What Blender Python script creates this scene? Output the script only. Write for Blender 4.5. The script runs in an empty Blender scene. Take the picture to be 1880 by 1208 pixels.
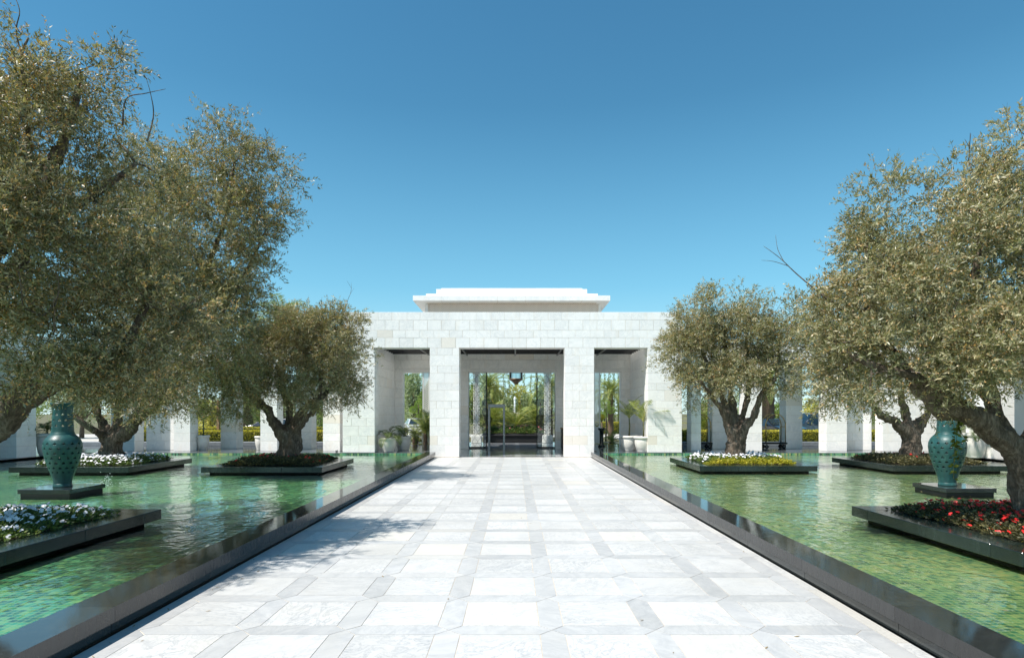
import bpy, bmesh, math, random
import numpy as np
from mathutils import Vector, Matrix, noise
random.seed(7); RNG = np.random.default_rng(11)
SC = bpy.context.scene
COL = SC.collection
# ------------------------------------------------------------------ camera, sky, sun, exposure
EYE = 1.70; F = 1113.0; VX = 946.0; VY = 759.0
cd = bpy.data.cameras.new('camera'); cam = bpy.data.objects.new('camera', cd); COL.objects.link(cam)
cam.location = (0, 0, EYE); cam.rotation_euler = (math.radians(90), 0, 0)
cd.sensor_width = 36; cd.lens = F/1880*36; cd.shift_x = -6/1880; cd.shift_y = 155/1880
cd.clip_start = 0.05; cd.clip_end = 3000
SC.camera = cam
LT = Vector((0.45, 0.30, -0.84)).normalized()            # direction the sunlight travels
w = bpy.data.worlds.new('World'); SC.world = w; w.use_nodes = True
nt = w.node_tree; nt.nodes.clear()
sky = nt.nodes.new('ShaderNodeTexSky'); sky.sky_type = 'NISHITA'; sky.sun_disc = False
sky.sun_elevation = math.asin(-LT.z); sky.sun_rotation = math.atan2(-LT.x, -LT.y)
sky.air_density = 1.2; sky.dust_density = 0.2; sky.ozone_density = 2.6; sky.altitude = 30
bgn = nt.nodes.new('ShaderNodeBackground'); bgn.inputs['Strength'].default_value = 0.092
won = nt.nodes.new('ShaderNodeOutputWorld')
hs = nt.nodes.new('ShaderNodeHueSaturation'); hs.inputs['Saturation'].default_value = 1.18; nt.links.new(sky.outputs[0], hs.inputs['Color'])
mm = nt.nodes.new('ShaderNodeMixRGB'); mm.blend_type = 'MULTIPLY'; mm.inputs[0].default_value = 1; mm.inputs[2].default_value = (.72, 1.13, 1.03, 1); nt.links.new(hs.outputs[0], mm.inputs[1])
# pale air towards the horizon, the same all round
tc = nt.nodes.new('ShaderNodeTexCoord'); sx = nt.nodes.new('ShaderNodeSeparateXYZ'); nt.links.new(tc.outputs['Generated'], sx.inputs[0])
def sky_ramp(stops):
    r = nt.nodes.new('ShaderNodeValToRGB'); e = r.color_ramp.elements
    while len(e) < len(stops): e.new(.5)
    for q, (p, c) in zip(e, stops): q.position = p; q.color = (*c, 1)
    nt.links.new(sx.outputs[2], r.inputs[0]); return r.outputs[0]
hz = nt.nodes.new('ShaderNodeMixRGB'); nt.links.new(sky_ramp([(0, (.85,)*3), (.06, (.75,)*3), (.2, (.45,)*3), (.45, (0,)*3)]), hz.inputs[0])
hm = nt.nodes.new('ShaderNodeMixRGB'); hm.blend_type = 'MULTIPLY'; hm.inputs[0].default_value = 1; hm.inputs[2].default_value = (8.6, 8.6, 8.4, 1)
nt.links.new(sky_ramp([(0, (.72, .92, 1.0)), (.07, (.50, .80, .98)), (.2, (.26, .62, .92)), (.45, (.16, .45, .75))]), hm.inputs[1])
nt.links.new(mm.outputs[0], hz.inputs[1]); nt.links.new(hm.outputs[0], hz.inputs[2]); nt.links.new(hz.outputs[0], bgn.inputs[0]); nt.links.new(bgn.outputs[0], won.inputs[0])
sd = bpy.data.lights.new('sun', 'SUN'); sun = bpy.data.objects.new('sun', sd); COL.objects.link(sun)
sd.energy = 5.0; sd.angle = math.radians(0.53); sd.color = (1.0, 0.955, 0.885)
sun.rotation_euler = LT.to_track_quat('-Z', 'Y').to_euler(); sun.location = (-20, -12, 40)
SC.view_settings.view_transform = 'Standard'; SC.view_settings.look = 'None'
SC.view_settings.exposure = 0.52; SC.view_settings.gamma = 1; SC.view_settings.use_curve_mapping = False
SC.cycles.max_bounces = 10; SC.cycles.transparent_max_bounces = 16
SC.cycles.diffuse_bounces = 5; SC.cycles.glossy_bounces = 5
SC.cycles.sample_clamp_indirect = 6

# ------------------------------------------------------------------ measuring helpers
def hit(px, py, z):
    "point of the horizontal plane z under a photograph pixel"
    Y = (EYE - z)*F/(py - VY); return ((px - VX)*Y/F, Y)
def at(px, py, Y):
    return Vector(((px - VX)*Y/F, Y, EYE + (VY - py)*Y/F))

# ------------------------------------------------------------------ materials
MATS = {}
class NB:
    def __init__(s, name):
        s.m = bpy.data.materials.new(name); s.m.use_nodes = True; s.t = s.m.node_tree
        s.t.nodes.clear(); s.out = s.t.nodes.new('ShaderNodeOutputMaterial')
    def n(s, typ, ins=None, **kw):
        nd = s.t.nodes.new('ShaderNode' + typ)
        for k, v in kw.items(): setattr(nd, k, v)
        for k, v in (ins or {}).items():
            if isinstance(v, bpy.types.NodeSocket): s.t.links.new(v, nd.inputs[k])
            else: nd.inputs[k].default_value = v
        return nd
    def l(s, a, b): s.t.links.new(a, b)
    def mix(s, fac, a, b, bt='MIX'):
        nd = s.n('MixRGB', blend_type=bt)
        for i, v in enumerate((fac, a, b)):
            if isinstance(v, bpy.types.NodeSocket): s.l(v, nd.inputs[i])
            else: nd.inputs[i].default_value = v if i == 0 or len(v) == 4 else (*v, 1)
        return nd.outputs[0]
    def ramp(s, fac, stops, interp='LINEAR'):
        nd = s.n('ValToRGB'); cr = nd.color_ramp; cr.interpolation = interp
        while len(cr.elements) < len(stops): cr.elements.new(0.5)
        for e, (p, c) in zip(cr.elements, stops):
            e.position = p; e.color = (c, c, c, 1) if isinstance(c, (int, float)) else (*c, 1)
        s.l(fac, nd.inputs[0]); return nd.outputs[0]
    def math(s, op, a, b=0.0, c=0.0):
        nd = s.n('Math', operation=op)
        for i, v in enumerate((a, b, c)):
            if isinstance(v, bpy.types.NodeSocket): s.l(v, nd.inputs[i])
            else: nd.inputs[i].default_value = v
        return nd.outputs[0]
    def noise(s, vec, scale, detail=4, rough=.5, dist=0.0):
        nd = s.n('TexNoise', {'Scale': scale, 'Detail': detail, 'Roughness': rough, 'Distortion': dist})
        if vec is not None: s.l(vec, nd.inputs['Vector'])
        return nd.outputs[0]
    def bump(s, h, strength, dist=.01, normal=None):
        nd = s.n('Bump', {'Strength': strength, 'Distance': dist, 'Height': h})
        if normal is not None: s.l(normal, nd.inputs['Normal'])
        return nd.outputs[0]
    def done(s, sh): s.l(sh, s.out.inputs[0]); return s.m
    def pr(s, **kw):
        nm = {'base': 'Base Color', 'rough': 'Roughness', 'metal': 'Metallic', 'spec': 'Specular IOR Level', 'normal': 'Normal', 'coat': 'Coat Weight', 'ior': 'IOR', 'coatr': 'Coat Roughness'}
        ins = {}
        for k, v in kw.items():
            if k == 'base' and not isinstance(v, bpy.types.NodeSocket): v = (*v, 1)
            ins[nm[k]] = v
        return s.n('BsdfPrincipled', ins).outputs[0]

def simple(name, col, rough=.5, metal=0., nscale=8., namt=.25, bumps=.0, spec=.5, coat=0.):
    if name in MATS: return MATS[name]
    b = NB(name); p = b.n('NewGeometry').outputs['Position']
    f = b.noise(p, nscale, 5, .6)
    c = b.mix(b.ramp(f, [(.3, 0.), (.7, 1.)]), [x*(1-namt) for x in col], [min(1, x*(1+namt*.6)) for x in col])
    r = b.math('ADD', rough - .06, b.math('MULTIPLY', f, .12))
    kw = dict(base=c, rough=r, metal=metal, spec=spec, coat=coat)
    if bumps: kw['normal'] = b.bump(b.noise(p, nscale*6, 4), bumps, .01)
    MATS[name] = b.done(b.pr(**kw)); return MATS[name]

def marble(name, col, dark, warm, rough=.35, vein=.35, tone=.12, attr=False, vscale=1.0, patch=.3, warmp=.9, grime=0.):
    "white stone: every piece has its own tone, veins and a few are warm"
    b = NB(name)
    if attr:
        a = b.n('Attribute', attribute_name='tone'); rnd = a.outputs['Fac']
    else:
        rnd = b.n('ObjectInfo').outputs['Random']
    p = b.n('NewGeometry').outputs['Position']
    off = b.n('CombineXYZ', {0: b.math('MULTIPLY', rnd, 91.), 1: b.math('MULTIPLY', rnd, 47.), 2: b.math('MULTIPLY', rnd, 13.)}).outputs[0]
    v = b.n('VectorMath', {0: p, 1: off}, operation='ADD').outputs[0]
    rot = b.n('VectorRotate', {'Vector': v, 'Angle': b.math('MULTIPLY', rnd, 60.), 'Axis': (.4, .5, .75)}, rotation_type='AXIS_ANGLE').outputs[0]
    mp = b.n('Mapping', {'Vector': rot, 'Scale': (1., 2.6, 1.6)}).outputs[0]
    cloud = b.noise(mp, 1.6*vscale, 6, .6, 1.2)
    v1 = b.math('ABSOLUTE', b.math('SUBTRACT', b.noise(mp, 2.2*vscale, 8, .62, 1.6), .5))
    v2 = b.math('ABSOLUTE', b.math('SUBTRACT', b.noise(mp, 7.*vscale, 6, .6, .8), .5))
    veins = b.math('MAXIMUM', b.math('MULTIPLY', b.ramp(v1, [(0., 1.), (.02, .35), (.07, 0.)]), b.ramp(b.noise(v, .9, 3), [(.38, .15), (.6, 1.)])), b.math('MULTIPLY', b.ramp(v2, [(0., .7), (.03, 0.)]), b.ramp(cloud, [(.5, 0.), (.62, 1.)])))
    t = b.math('MULTIPLY_ADD', b.n('TexWhiteNoise', {'W': rnd}, noise_dimensions='1D').outputs[0], tone, 1-tone*.6)
    c = b.mix(b.math('MULTIPLY', b.ramp(cloud, [(.4, 0.), (.72, 1.)]), patch), col, dark)
    c = b.mix(b.math('MULTIPLY', veins, vein), c, dark)
    wv = b.n('TexWhiteNoise', {'W': b.math('ADD', rnd, 5.3)}, noise_dimensions='1D').outputs[0]
    wstain = b.ramp(b.noise(b.n('Mapping', {'Vector': v, 'Scale': (1.6, 1.6, .5)}).outputs[0], 1.3, 5, .6), [(.56, 0.), (.75, .5)])
    wf = b.math('MAXIMUM', b.ramp(wv, [(warmp, 0.), (min(1, warmp+.12), .75)]), b.math('MULTIPLY', wstain, .9))
    c = b.mix(wf, c, warm)
    if grime:
        gn = b.noise(p, .55, 6, .68, .8); c = b.mix(b.math('MULTIPLY', b.ramp(gn, [(.42, 0.), (.68, 1.)]), grime), c, (.40, .39, .36))
    cc = b.n('CombineXYZ', {0: t, 1: t, 2: t}).outputs[0]
    c = b.mix(1., c, cc, 'MULTIPLY')
    r = b.math('MULTIPLY_ADD', b.noise(p, 5., 4), .25, rough - .12)
    MATS[name] = b.done(b.pr(base=c, rough=r, spec=.45, normal=b.bump(b.noise(p, 45., 4), .06, .004)))
    return MATS[name]

M = {}
M['wall'] = marble('wall_marble', (.91, .885, .85), (.62, .63, .63), (.80, .71, .60), rough=.5, vein=.6, tone=.07, patch=.28, warmp=.93)
M['slab'] = marble('white_slab', (.59, .58, .56), (.34, .35, .36), (.60, .56, .49), rough=.42, vein=.95, tone=.12, vscale=1.6, patch=.22, grime=.36)
M['strip'] = marble('grey_strip', (.51, .505, .495), (.33, .34, .35), (.54, .51, .46), rough=.4, vein=.5, tone=.18, vscale=1.5, patch=.6, grime=.36)
M['slab_far'] = marble('white_slab_far', (.59, .58, .56), (.34, .35, .36), (.60, .56, .49), rough=.38, vein=.95, tone=.12, attr=True, vscale=1.6, patch=.22, grime=.36)
M['strip_far'] = marble('grey_strip_far', (.51, .505, .495), (.33, .34, .35), (.54, .51, .46), rough=.38, vein=.5, tone=.18, attr=True, vscale=1.5, patch=.6, grime=.36)
M['joint'] = simple('joint_mortar', (.66, .57, .46), .8)
M['plaster'] = simple('white_plaster', (.78, .77, .74), .7, nscale=2, namt=.06)
M['granite'] = None
def granite(name, col, rough):
    b = NB(name); p = b.n('NewGeometry').outputs['Position']
    sp = b.noise(p, 160., 3, .7); lg = b.noise(b.n('Mapping', {'Vector': p, 'Scale': (6., 6., .8)}).outputs[0], 2.4, 6, .65)
    c = b.mix(b.ramp(sp, [(.45, 0.), (.7, 1.)]), col, [x*1.8+.004 for x in col])
    c = b.mix(b.math('MULTIPLY', b.ramp(lg, [(.5, 0.), (.75, 1.)]), .45), c, [x*2.2+.012 for x in col])
    rnd = b.n('ObjectInfo').outputs['Random']
    t = b.math('MULTIPLY_ADD', rnd, .5, .75); c = b.mix(1., c, b.n('CombineXYZ', {0: t, 1: t, 2: t}).outputs[0], 'MULTIPLY')
    r = b.math('ADD', rough, b.math('MULTIPLY', b.ramp(lg, [(.45, 0.), (.8, 1.)]), .12))
    return b.done(b.pr(base=c, rough=r, spec=.6, normal=b.bump(sp, .04, .002)))
M['granite'] = granite('black_granite', (.022, .026, .026), .03)
M['granite_side'] = granite('weathered_granite', (.022, .022, .022), .26)
M['granite_green'] = granite('green_black_granite', (.010, .016, .014), .14)
M['dark'] = simple('shadow_gap_black', (.008, .008, .009), .6)
M['bronze'] = simple('dark_metal', (.025, .022, .02), .38, .8)
M['brass'] = simple('brass', (.55, .38, .14), .25, 1.)
M['steel'] = simple('grey_metal', (.28, .28, .28), .35, .7)
M['louvre'] = simple('dark_louvre', (.018, .017, .017), .5)
M['pot'] = simple('glazed_white_pot', (.72, .69, .64), .4, nscale=3, namt=.12)
M['soil'] = simple('brown_soil', (.06, .038, .022), .95, nscale=20, namt=.5, bumps=.6)
M['rubber'] = simple('black_rubber', (.012, .012, .012), .6)
M['wood'] = simple('warm_wood', (.32, .19, .09), .5, nscale=6, namt=.3)
M['deskdark'] = simple('dark_wood', (.03, .022, .018), .35, nscale=6, namt=.3)
M['petal_white'] = simple('white_petals', (.86, .85, .88), .6, nscale=30, namt=.1)
M['petal_red'] = simple('red_petals', (.72, .022, .02), .5, nscale=30, namt=.3)
M['petal_pink'] = simple('pink_petals', (.62, .09, .16), .5, nscale=30, namt=.3)
M['foam'] = simple('white_water', (.85, .9, .92), .25, nscale=30, namt=.05)
M['lens'] = simple('pale_glass', (.35, .42, .45), .15, nscale=1, namt=.1)
M['carblack'] = simple('black_car_paint', (.012, .015, .022), .22, coat=1., nscale=1, namt=.1)
M['cargrey'] = simple('blue_grey_car_paint', (.05, .065, .085), .25, coat=1., nscale=1, namt=.1)
M['carwhite'] = simple('silver_car_paint', (.55, .56, .57), .25, coat=1., nscale=1, namt=.1)
M['carglass'] = simple('car_window_glass', (.02, .03, .035), .05, nscale=1, namt=.1, spec=.9)
M['taillight'] = simple('red_tail_lamp', (.55, .015, .02), .2, nscale=1, namt=.1)
M['headlight'] = simple('clear_head_lamp', (.6, .62, .64), .12, nscale=1, namt=.1)
M['chrome'] = simple('chrome', (.6, .6, .6), .15, 1., nscale=1, namt=.1)
M['drive'] = simple('pale_driveway', (.50, .47, .43), .8, nscale=3, namt=.15)
M['ground'] = simple('garden_earth', (.13, .12, .06), .95, nscale=2, namt=.4)
M['palmtrunk'] = simple('palm_trunk_bark', (.14, .095, .06), .9, nscale=12, namt=.5, bumps=1.)
M['stem'] = simple('green_stem', (.12, .13, .05), .6, nscale=12, namt=.4)
M['chevron'] = None

def chev():
    b = NB('chevron_carved_marble'); p = b.n('NewGeometry').outputs['Position']
    x = b.n('SeparateXYZ', {0: p})
    tri = b.math('PINGPONG', x.outputs[0], .16)
    f = b.math('FRACT', b.math('MULTIPLY', b.math('ADD', tri, x.outputs[2]), 12.))
    c = b.mix(b.ramp(f, [(.35, 0.), (.5, 1.)]), (.85, .78, .71), (.66, .57, .49))
    return b.done(b.pr(base=c, rough=.6, normal=b.bump(f, .8, .02)))
M['chevron'] = chev()

def glass(name, tint, refl=1.5):
    b = NB(name)
    tr = b.n('BsdfTransparent', {'Color': (*tint, 1)}).outputs[0]
    gl = b.n('BsdfGlossy', {'Roughness': .02, 'Color': (1, 1, 1, 1)}).outputs[0]
    fr = b.n('Fresnel', {'IOR': refl}).outputs[0]
    return b.done(b.n('MixShader', {0: fr, 1: tr, 2: gl}).outputs[0])
lb_ = NB('added_translucent_panel'); M['added_light_panel'] = lb_.done(lb_.n('MixShader', {0: .25, 1: lb_.n('BsdfTranslucent', {'Color': (.95, .95, .93, 1)}).outputs[0], 2: lb_.n('BsdfDiffuse', {'Color': (.85, .84, .82, 1)}).outputs[0]}).outputs[0])  # invented panel: passes sunlight down into the hall, reflects some back up
M['glass'] = glass('door_glass', (.93, .95, .95))
M['lanternglass'] = glass('lantern_glass', (.78, .85, .88))

def bark():
    b = NB('olive_bark'); p = b.n('NewGeometry').outputs['Position']
    mp = b.n('Mapping', {'Vector': p, 'Scale': (1., 1., .35)}).outputs[0]
    a = b.noise(mp, 9., 8, .7, .8); s = b.noise(mp, 32., 6, .7, .3)
    c = b.ramp(a, [(.3, (.07, .05, .036)), (.5, (.20, .155, .115)), (.7, (.36, .30, .235))])
    c = b.mix(b.ramp(s, [(.4, .65), (.6, 0.)]), c, (.04, .03, .022))
    h = b.math('ADD', b.math('MULTIPLY', a, 1.), b.math('MULTIPLY', s, .5))
    return b.done(b.pr(base=c, rough=.92, spec=.2, normal=b.bump(h, 1., .04)))
M['bark'] = bark()

def leafmat(name, cols, silver=None, trans=.25, rough=.5, attr='tone', spec=.35):
    "cols: ramp over the per-leaf tone"
    b = NB(name)
    f = b.n('Attribute', attribute_name=attr).outputs['Fac']
    c = b.ramp(f, cols)
    if silver:
        c = b.mix(b.math('MULTIPLY', b.n('NewGeometry').outputs['Backfacing'], .5), c, silver)
    pr = b.pr(base=c, rough=rough, spec=spec)
    tl = b.n('BsdfTranslucent', {'Color': b.mix(1., c, (1.25, 1.3, .6), 'MULTIPLY')}).outputs[0]
    return b.done(b.n('MixShader', {0: trans, 1: pr, 2: tl}).outputs[0])
M['olive'] = leafmat('olive_leaves', [(0., (0.072, 0.074, 0.023)), (.35, (0.163, 0.153, 0.050)), (.62, (0.308, 0.260, 0.112)), (.76, (0.498, 0.401, 0.204)), (.80, (0.420, 0.201, 0.058)), (.97, (0.683, 0.401, 0.155)), (1., (0.145, 0.094, 0.054))], silver=(.45, .43, .29), trans=.24, rough=.42, spec=.5)
M['olive_green'] = leafmat('greener_olive_leaves', [(0., (0.064, 0.073, 0.025)), (.35, (0.145, 0.151, 0.055)), (.62, (0.275, 0.257, 0.122)), (.76, (0.444, 0.397, 0.222)), (.80, (0.374, 0.199, 0.064)), (.97, (0.609, 0.397, 0.169)), (1., (0.129, 0.093, 0.058))], silver=(.45, .43, .29), trans=.24, rough=.42, spec=.5)
M['bedleaf'] = leafmat('bed_leaves', [(0., (0.046, 0.078, 0.023)), (.6, (0.117, 0.182, 0.052)), (1., (0.221, 0.260, 0.065))])
M['darkbed'] = leafmat('bronze_bed_leaves', [(0., (0.037, 0.044, 0.019)), (.6, (0.094, 0.088, 0.044)), (.85, (0.200, 0.175, 0.075)), (1., (0.350, 0.300, 0.138))])
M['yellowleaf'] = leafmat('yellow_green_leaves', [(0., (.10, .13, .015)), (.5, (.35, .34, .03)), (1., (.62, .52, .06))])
M['shrubleaf'] = leafmat('shrub_leaves', [(0., (0.075, 0.120, 0.033)), (.6, (0.225, 0.315, 0.090)), (1., (0.480, 0.555, 0.180))], trans=.3)
M['greyleaf'] = leafmat('grey_green_leaves', [(0., (0.144, 0.180, 0.108)), (.6, (0.360, 0.432, 0.264)), (1., (0.600, 0.648, 0.432))], trans=.3)
M['goldleaf'] = leafmat('golden_green_leaves', [(0., (0.169, 0.182, 0.039)), (.6, (0.520, 0.494, 0.130)), (1., (0.806, 0.676, 0.208))], trans=.35)
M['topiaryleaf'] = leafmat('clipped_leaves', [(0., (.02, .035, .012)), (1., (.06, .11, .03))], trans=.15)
M['brightleaf'] = leafmat('bright_leaves', [(0., (0.075, 0.135, 0.022)), (1., (0.330, 0.450, 0.090))], trans=.3)
M['frond'] = leafmat('palm_frond', [(0., (0.098, 0.140, 0.035)), (.6, (0.252, 0.308, 0.084)), (1., (0.588, 0.532, 0.182))], trans=.2)
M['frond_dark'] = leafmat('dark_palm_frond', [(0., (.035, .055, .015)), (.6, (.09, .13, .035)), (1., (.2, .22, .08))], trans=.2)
M['vineleaf'] = leafmat('vine_leaves', [(0., (.05, .07, .012)), (1., (.17, .19, .03))], trans=.4)

def water(name, tint, scale=1.):   # thin clear sheet over a shallow tiled floor
    b = NB(name); p = b.n('NewGeometry').outputs['Position']
    mp = b.n('Mapping', {'Vector': p, 'Scale': (1.2, .9, 1.)}).outputs[0]
    h1 = b.noise(mp, 1.9*scale, 3, .55, 1.1); h2 = b.noise(mp, 9.*scale, 3, .5, .6)
    amp = b.ramp(b.noise(p, .35, 2), [(.35, .35), (.65, 1.)])
    h = b.math('MULTIPLY', b.math('ADD', h1, b.math('MULTIPLY', h2, .13)), amp)
    nm = b.bump(h, .6, .055)
    fr = b.n('Fresnel', {'IOR': 1.52, 'Normal': nm}).outputs[0]
    tr = b.n('BsdfTransparent', {'Color': (*tint, 1)}).outputs[0]
    gl = b.n('BsdfGlossy', {'Roughness': .015, 'Color': (1, 1, 1, 1), 'Normal': nm}).outputs[0]
    return b.done(b.n('MixShader', {0: fr, 1: tr, 2: gl}).outputs[0])
M['water_left'] = water('pool_water_green', (.76, .96, .88))
M['water_right'] = water('pool_water_clear', (.86, .95, .84), 1.5)

def mosaic(name, ca, cb, cc, size=.062):
    b = NB(name); p = b.n('NewGeometry').outputs['Position']
    warp = b.n('TexNoise', {'Vector': p, 'Scale': 3.2, 'Detail': 2., 'Distortion': .6})
    wv = b.n('VectorMath', {0: warp.outputs['Color'], 1: (.05, .05, .0)}, operation='MULTIPLY').outputs[0]
    v = b.n('VectorMath', {0: p, 1: wv}, operation='ADD').outputs[0]
    br = b.n('TexBrick', {'Vector': v, 'Scale': 1., 'Mortar Size': .0055, 'Brick Width': size, 'Row Height': size, 'Bias': 0.}, offset=0.)
    sn = b.n('VectorMath', {0: v, 1: (size, size, size)}, operation='SNAP').outputs[0]
    wn = b.n('TexWhiteNoise', {'Vector': b.n('VectorMath', {0: sn, 1: (1., 1., 0.)}, operation='MULTIPLY').outputs[0]}).outputs[0]
    big = b.noise(p, .7, 3)
    f = b.math('ADD', b.math('MULTIPLY', wn, .8), b.math('MULTIPLY', b.math('SUBTRACT', big, .5), .9))
    c = b.ramp(b.math('ADD', f, .08), [(0., ca), (.22, [x*1.7 for x in ca]), (.4, [(x+y)*.5 for x, y in zip(ca, cb)]), (.58, cb), (.78, cc), (.97, (.30, .29, .13))])
    c = b.mix(b.math('MULTIPLY', br.outputs['Fac'], .6), c, (.42, .38, .16))
    # random tile colours, spread wider to stand in for the missing ripple caustics
    return b.done(b.pr(base=c, rough=.35))
M['mosaic_left'] = mosaic('green_mosaic', (.003, .05, .038), (.05, .26, .165), (.20, .33, .14))
M['mosaic_right'] = mosaic('yellow_green_mosaic', (.012, .08, .055), (.13, .245, .125), (.23, .28, .13))

def glaze():
    b = NB('turquoise_glaze'); p = b.n('NewGeometry').outputs['Position']
    n1 = b.noise(b.n('Mapping', {'Vector': p, 'Scale': (5., 5., 1.2)}).outputs[0], 2.2, 5, .6)
    c = b.ramp(n1, [(.3, (.012, .052, .052)), (.55, (.018, .08, .078)), (.8, (.045, .14, .125))])
    return b.done(b.pr(base=c, rough=.42, spec=.45, coat=.12))
M['glaze'] = glaze()

def floorstripe():
    b = NB('polished_hall_floor'); p = b.n('NewGeometry').outputs['Position']
    s = b.n('SeparateXYZ', {0: p})
    fy = b.math('FRACT', b.math('MULTIPLY', s.outputs[1], 1.1)); fx = b.math('FRACT', b.math('MULTIPLY', s.outputs[0], .62))
    m = b.math('MAXIMUM', b.ramp(fy, [(.28, 1.), (.3, 0.)], 'CONSTANT'), b.ramp(fx, [(.12, 1.), (.13, 0.)], 'CONSTANT'))
    c = b.mix(m, (.22, .23, .25), (.58, .59, .60))
    c = b.mix(b.math('MULTIPLY', b.noise(p, 4., 6), .5), c, (.16, .17, .19))
    return b.done(b.pr(base=c, rough=.09, spec=.6))
M['hall_floor'] = floorstripe()
M['gallery'] = granite('polished_gallery_floor', (.10, .11, .12), .07)

# ------------------------------------------------------------------ mesh helpers
class MB:
    def __init__(s): s.v = []; s.f = []; s.mi = []; s.sm = []
    def add(s, vs, fs, mi=0, smooth=False):
        o = len(s.v); s.v += [tuple(v) for v in vs]
        for f in fs: s.f.append([i+o for i in f]); s.mi.append(mi); s.sm.append(smooth)
    def box(s, x0, x1, y0, y1, z0, z1, mi=0):
        s.add([(x0,y0,z0),(x1,y0,z0),(x1,y1,z0),(x0,y1,z0),(x0,y0,z1),(x1,y0,z1),(x1,y1,z1),(x0,y1,z1)],
              [(0,3,2,1),(4,5,6,7),(0,1,5,4),(1,2,6,5),(2,3,7,6),(3,0,4,7)], mi)
    def cbox(s, x0, x1, y0, y1, z0, z1, c=.006, mi=0):
        "box with chamfered edges: 44 triangles"
        X = (x0, x1); Y = (y0, y1); Z = (z0, z1); vs = []; idx = {}
        for i in (0,1):
            for j in (0,1):
                for k in (0,1):
                    sx = c if i == 0 else -c; sy = c if j == 0 else -c; sz = c if k == 0 else -c
                    idx[i,j,k,'x'] = len(vs); vs.append((X[i], Y[j]+sy, Z[k]+sz))
                    idx[i,j,k,'y'] = len(vs); vs.append((X[i]+sx, Y[j], Z[k]+sz))
                    idx[i,j,k,'z'] = len(vs); vs.append((X[i]+sx, Y[j]+sy, Z[k]))
        I = idx; fs = []
        cen = ((x0+x1)/2, (y0+y1)/2, (z0+z1)/2)
        def face(l):
            a, b_, c_ = (Vector(vs[q]) for q in l[:3]); n = (b_-a).cross(c_-a)
            m = sum((Vector(vs[q]) for q in l), Vector())/len(l) - Vector(cen)
            fs.append(tuple(l) if n.dot(m) > 0 else tuple(reversed(l)))
        for i in (0,1): face([I[i,0,0,'x'], I[i,1,0,'x'], I[i,1,1,'x'], I[i,0,1,'x']])
        for j in (0,1): face([I[0,j,0,'y'], I[1,j,0,'y'], I[1,j,1,'y'], I[0,j,1,'y']])
        for k in (0,1): face([I[0,0,k,'z'], I[1,0,k,'z'], I[1,1,k,'z'], I[0,1,k,'z']])
        for i in (0,1):
            for j in (0,1): face([I[i,j,0,'x'], I[i,j,1,'x'], I[i,j,1,'y'], I[i,j,0,'y']])
            for k in (0,1): face([I[i,0,k,'x'], I[i,1,k,'x'], I[i,1,k,'z'], I[i,0,k,'z']])
        for j in (0,1):
            for k in (0,1): face([I[0,j,k,'y'], I[1,j,k,'y'], I[1,j,k,'z'], I[0,j,k,'z']])
        for i in (0,1):
            for j in (0,1):
                for k in (0,1): face([I[i,j,k,'x'], I[i,j,k,'y'], I[i,j,k,'z']])
        s.add(vs, fs, mi)
    def prism(s, poly, z0, z1, mi=0):
        n = len(poly)
        s.add([(x, y, z0) for x, y in poly] + [(x, y, z1) for x, y in poly],
              [tuple(range(n-1, -1, -1)), tuple(range(n, 2*n))] + [(i, (i+1) % n, n+(i+1) % n, n+i) for i in range(n)], mi)
    def tube(s, pts, rad, seg=8, mi=0, cap=True, smooth=True):
        pts = [Vector(p) for p in pts]
        if not hasattr(rad, '__len__'): rad = [rad]*len(pts)
        rings = []; up = Vector((.13, .21, .97)).normalized(); pn = None
        for i, p in enumerate(pts):
            d = (pts[min(i+1, len(pts)-1)] - pts[max(i-1, 0)])
            if d.length < 1e-9: d = Vector((0, 0, 1))
            d.normalize()
            if pn is None:
                pn = d.orthogonal().normalized()
            else:
                pn = (pn - d*pn.dot(d));
                if pn.length < 1e-6: pn = d.orthogonal()
                pn.normalize()
            q = d.cross(pn)
            rings.append([p + (pn*math.cos(a) + q*math.sin(a))*rad[i] for a in [2*math.pi*k/seg for k in range(seg)]])
        vs = [v for r in rings for v in r]; fs = []
        for i in range(len(pts)-1):
            for k in range(seg):
                fs.append((i*seg+k, i*seg+(k+1) % seg, (i+1)*seg+(k+1) % seg, (i+1)*seg+k))
        if cap:
            fs.append(tuple(reversed(range(seg)))); fs.append(tuple((len(pts)-1)*seg+k for k in range(seg)))
        s.add(vs, fs, mi, smooth)
    def lathe(s, prof, seg=32, cx=0, cy=0, mi=0, cap=True, smooth=True):
        vs = [(cx + r*math.cos(2*math.pi*k/seg), cy + r*math.sin(2*math.pi*k/seg), z) for r, z in prof for k in range(seg)]
        fs = [(i*seg+k, i*seg+(k+1) % seg, (i+1)*seg+(k+1) % seg, (i+1)*seg+k) for i in range(len(prof)-1) for k in range(seg)]
        if cap:
            fs.append(tuple(reversed(range(seg)))); fs.append(tuple((len(prof)-1)*seg+k for k in range(seg)))
        s.add(vs, fs, mi, smooth)
    def mesh(s, name, mats):
        me = bpy.data.meshes.new(name); me.from_pydata(s.v, [], s.f)
        for m in (mats if isinstance(mats, (list, tuple)) else [mats]): me.materials.append(m)
        me.polygons.foreach_set('material_index', s.mi); me.polygons.foreach_set('use_smooth', s.sm)
        me.update(); return me
    def build(s, name, mats, parent=None, loc=None):
        return link(name, s.mesh(name, mats), parent, loc)

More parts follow.
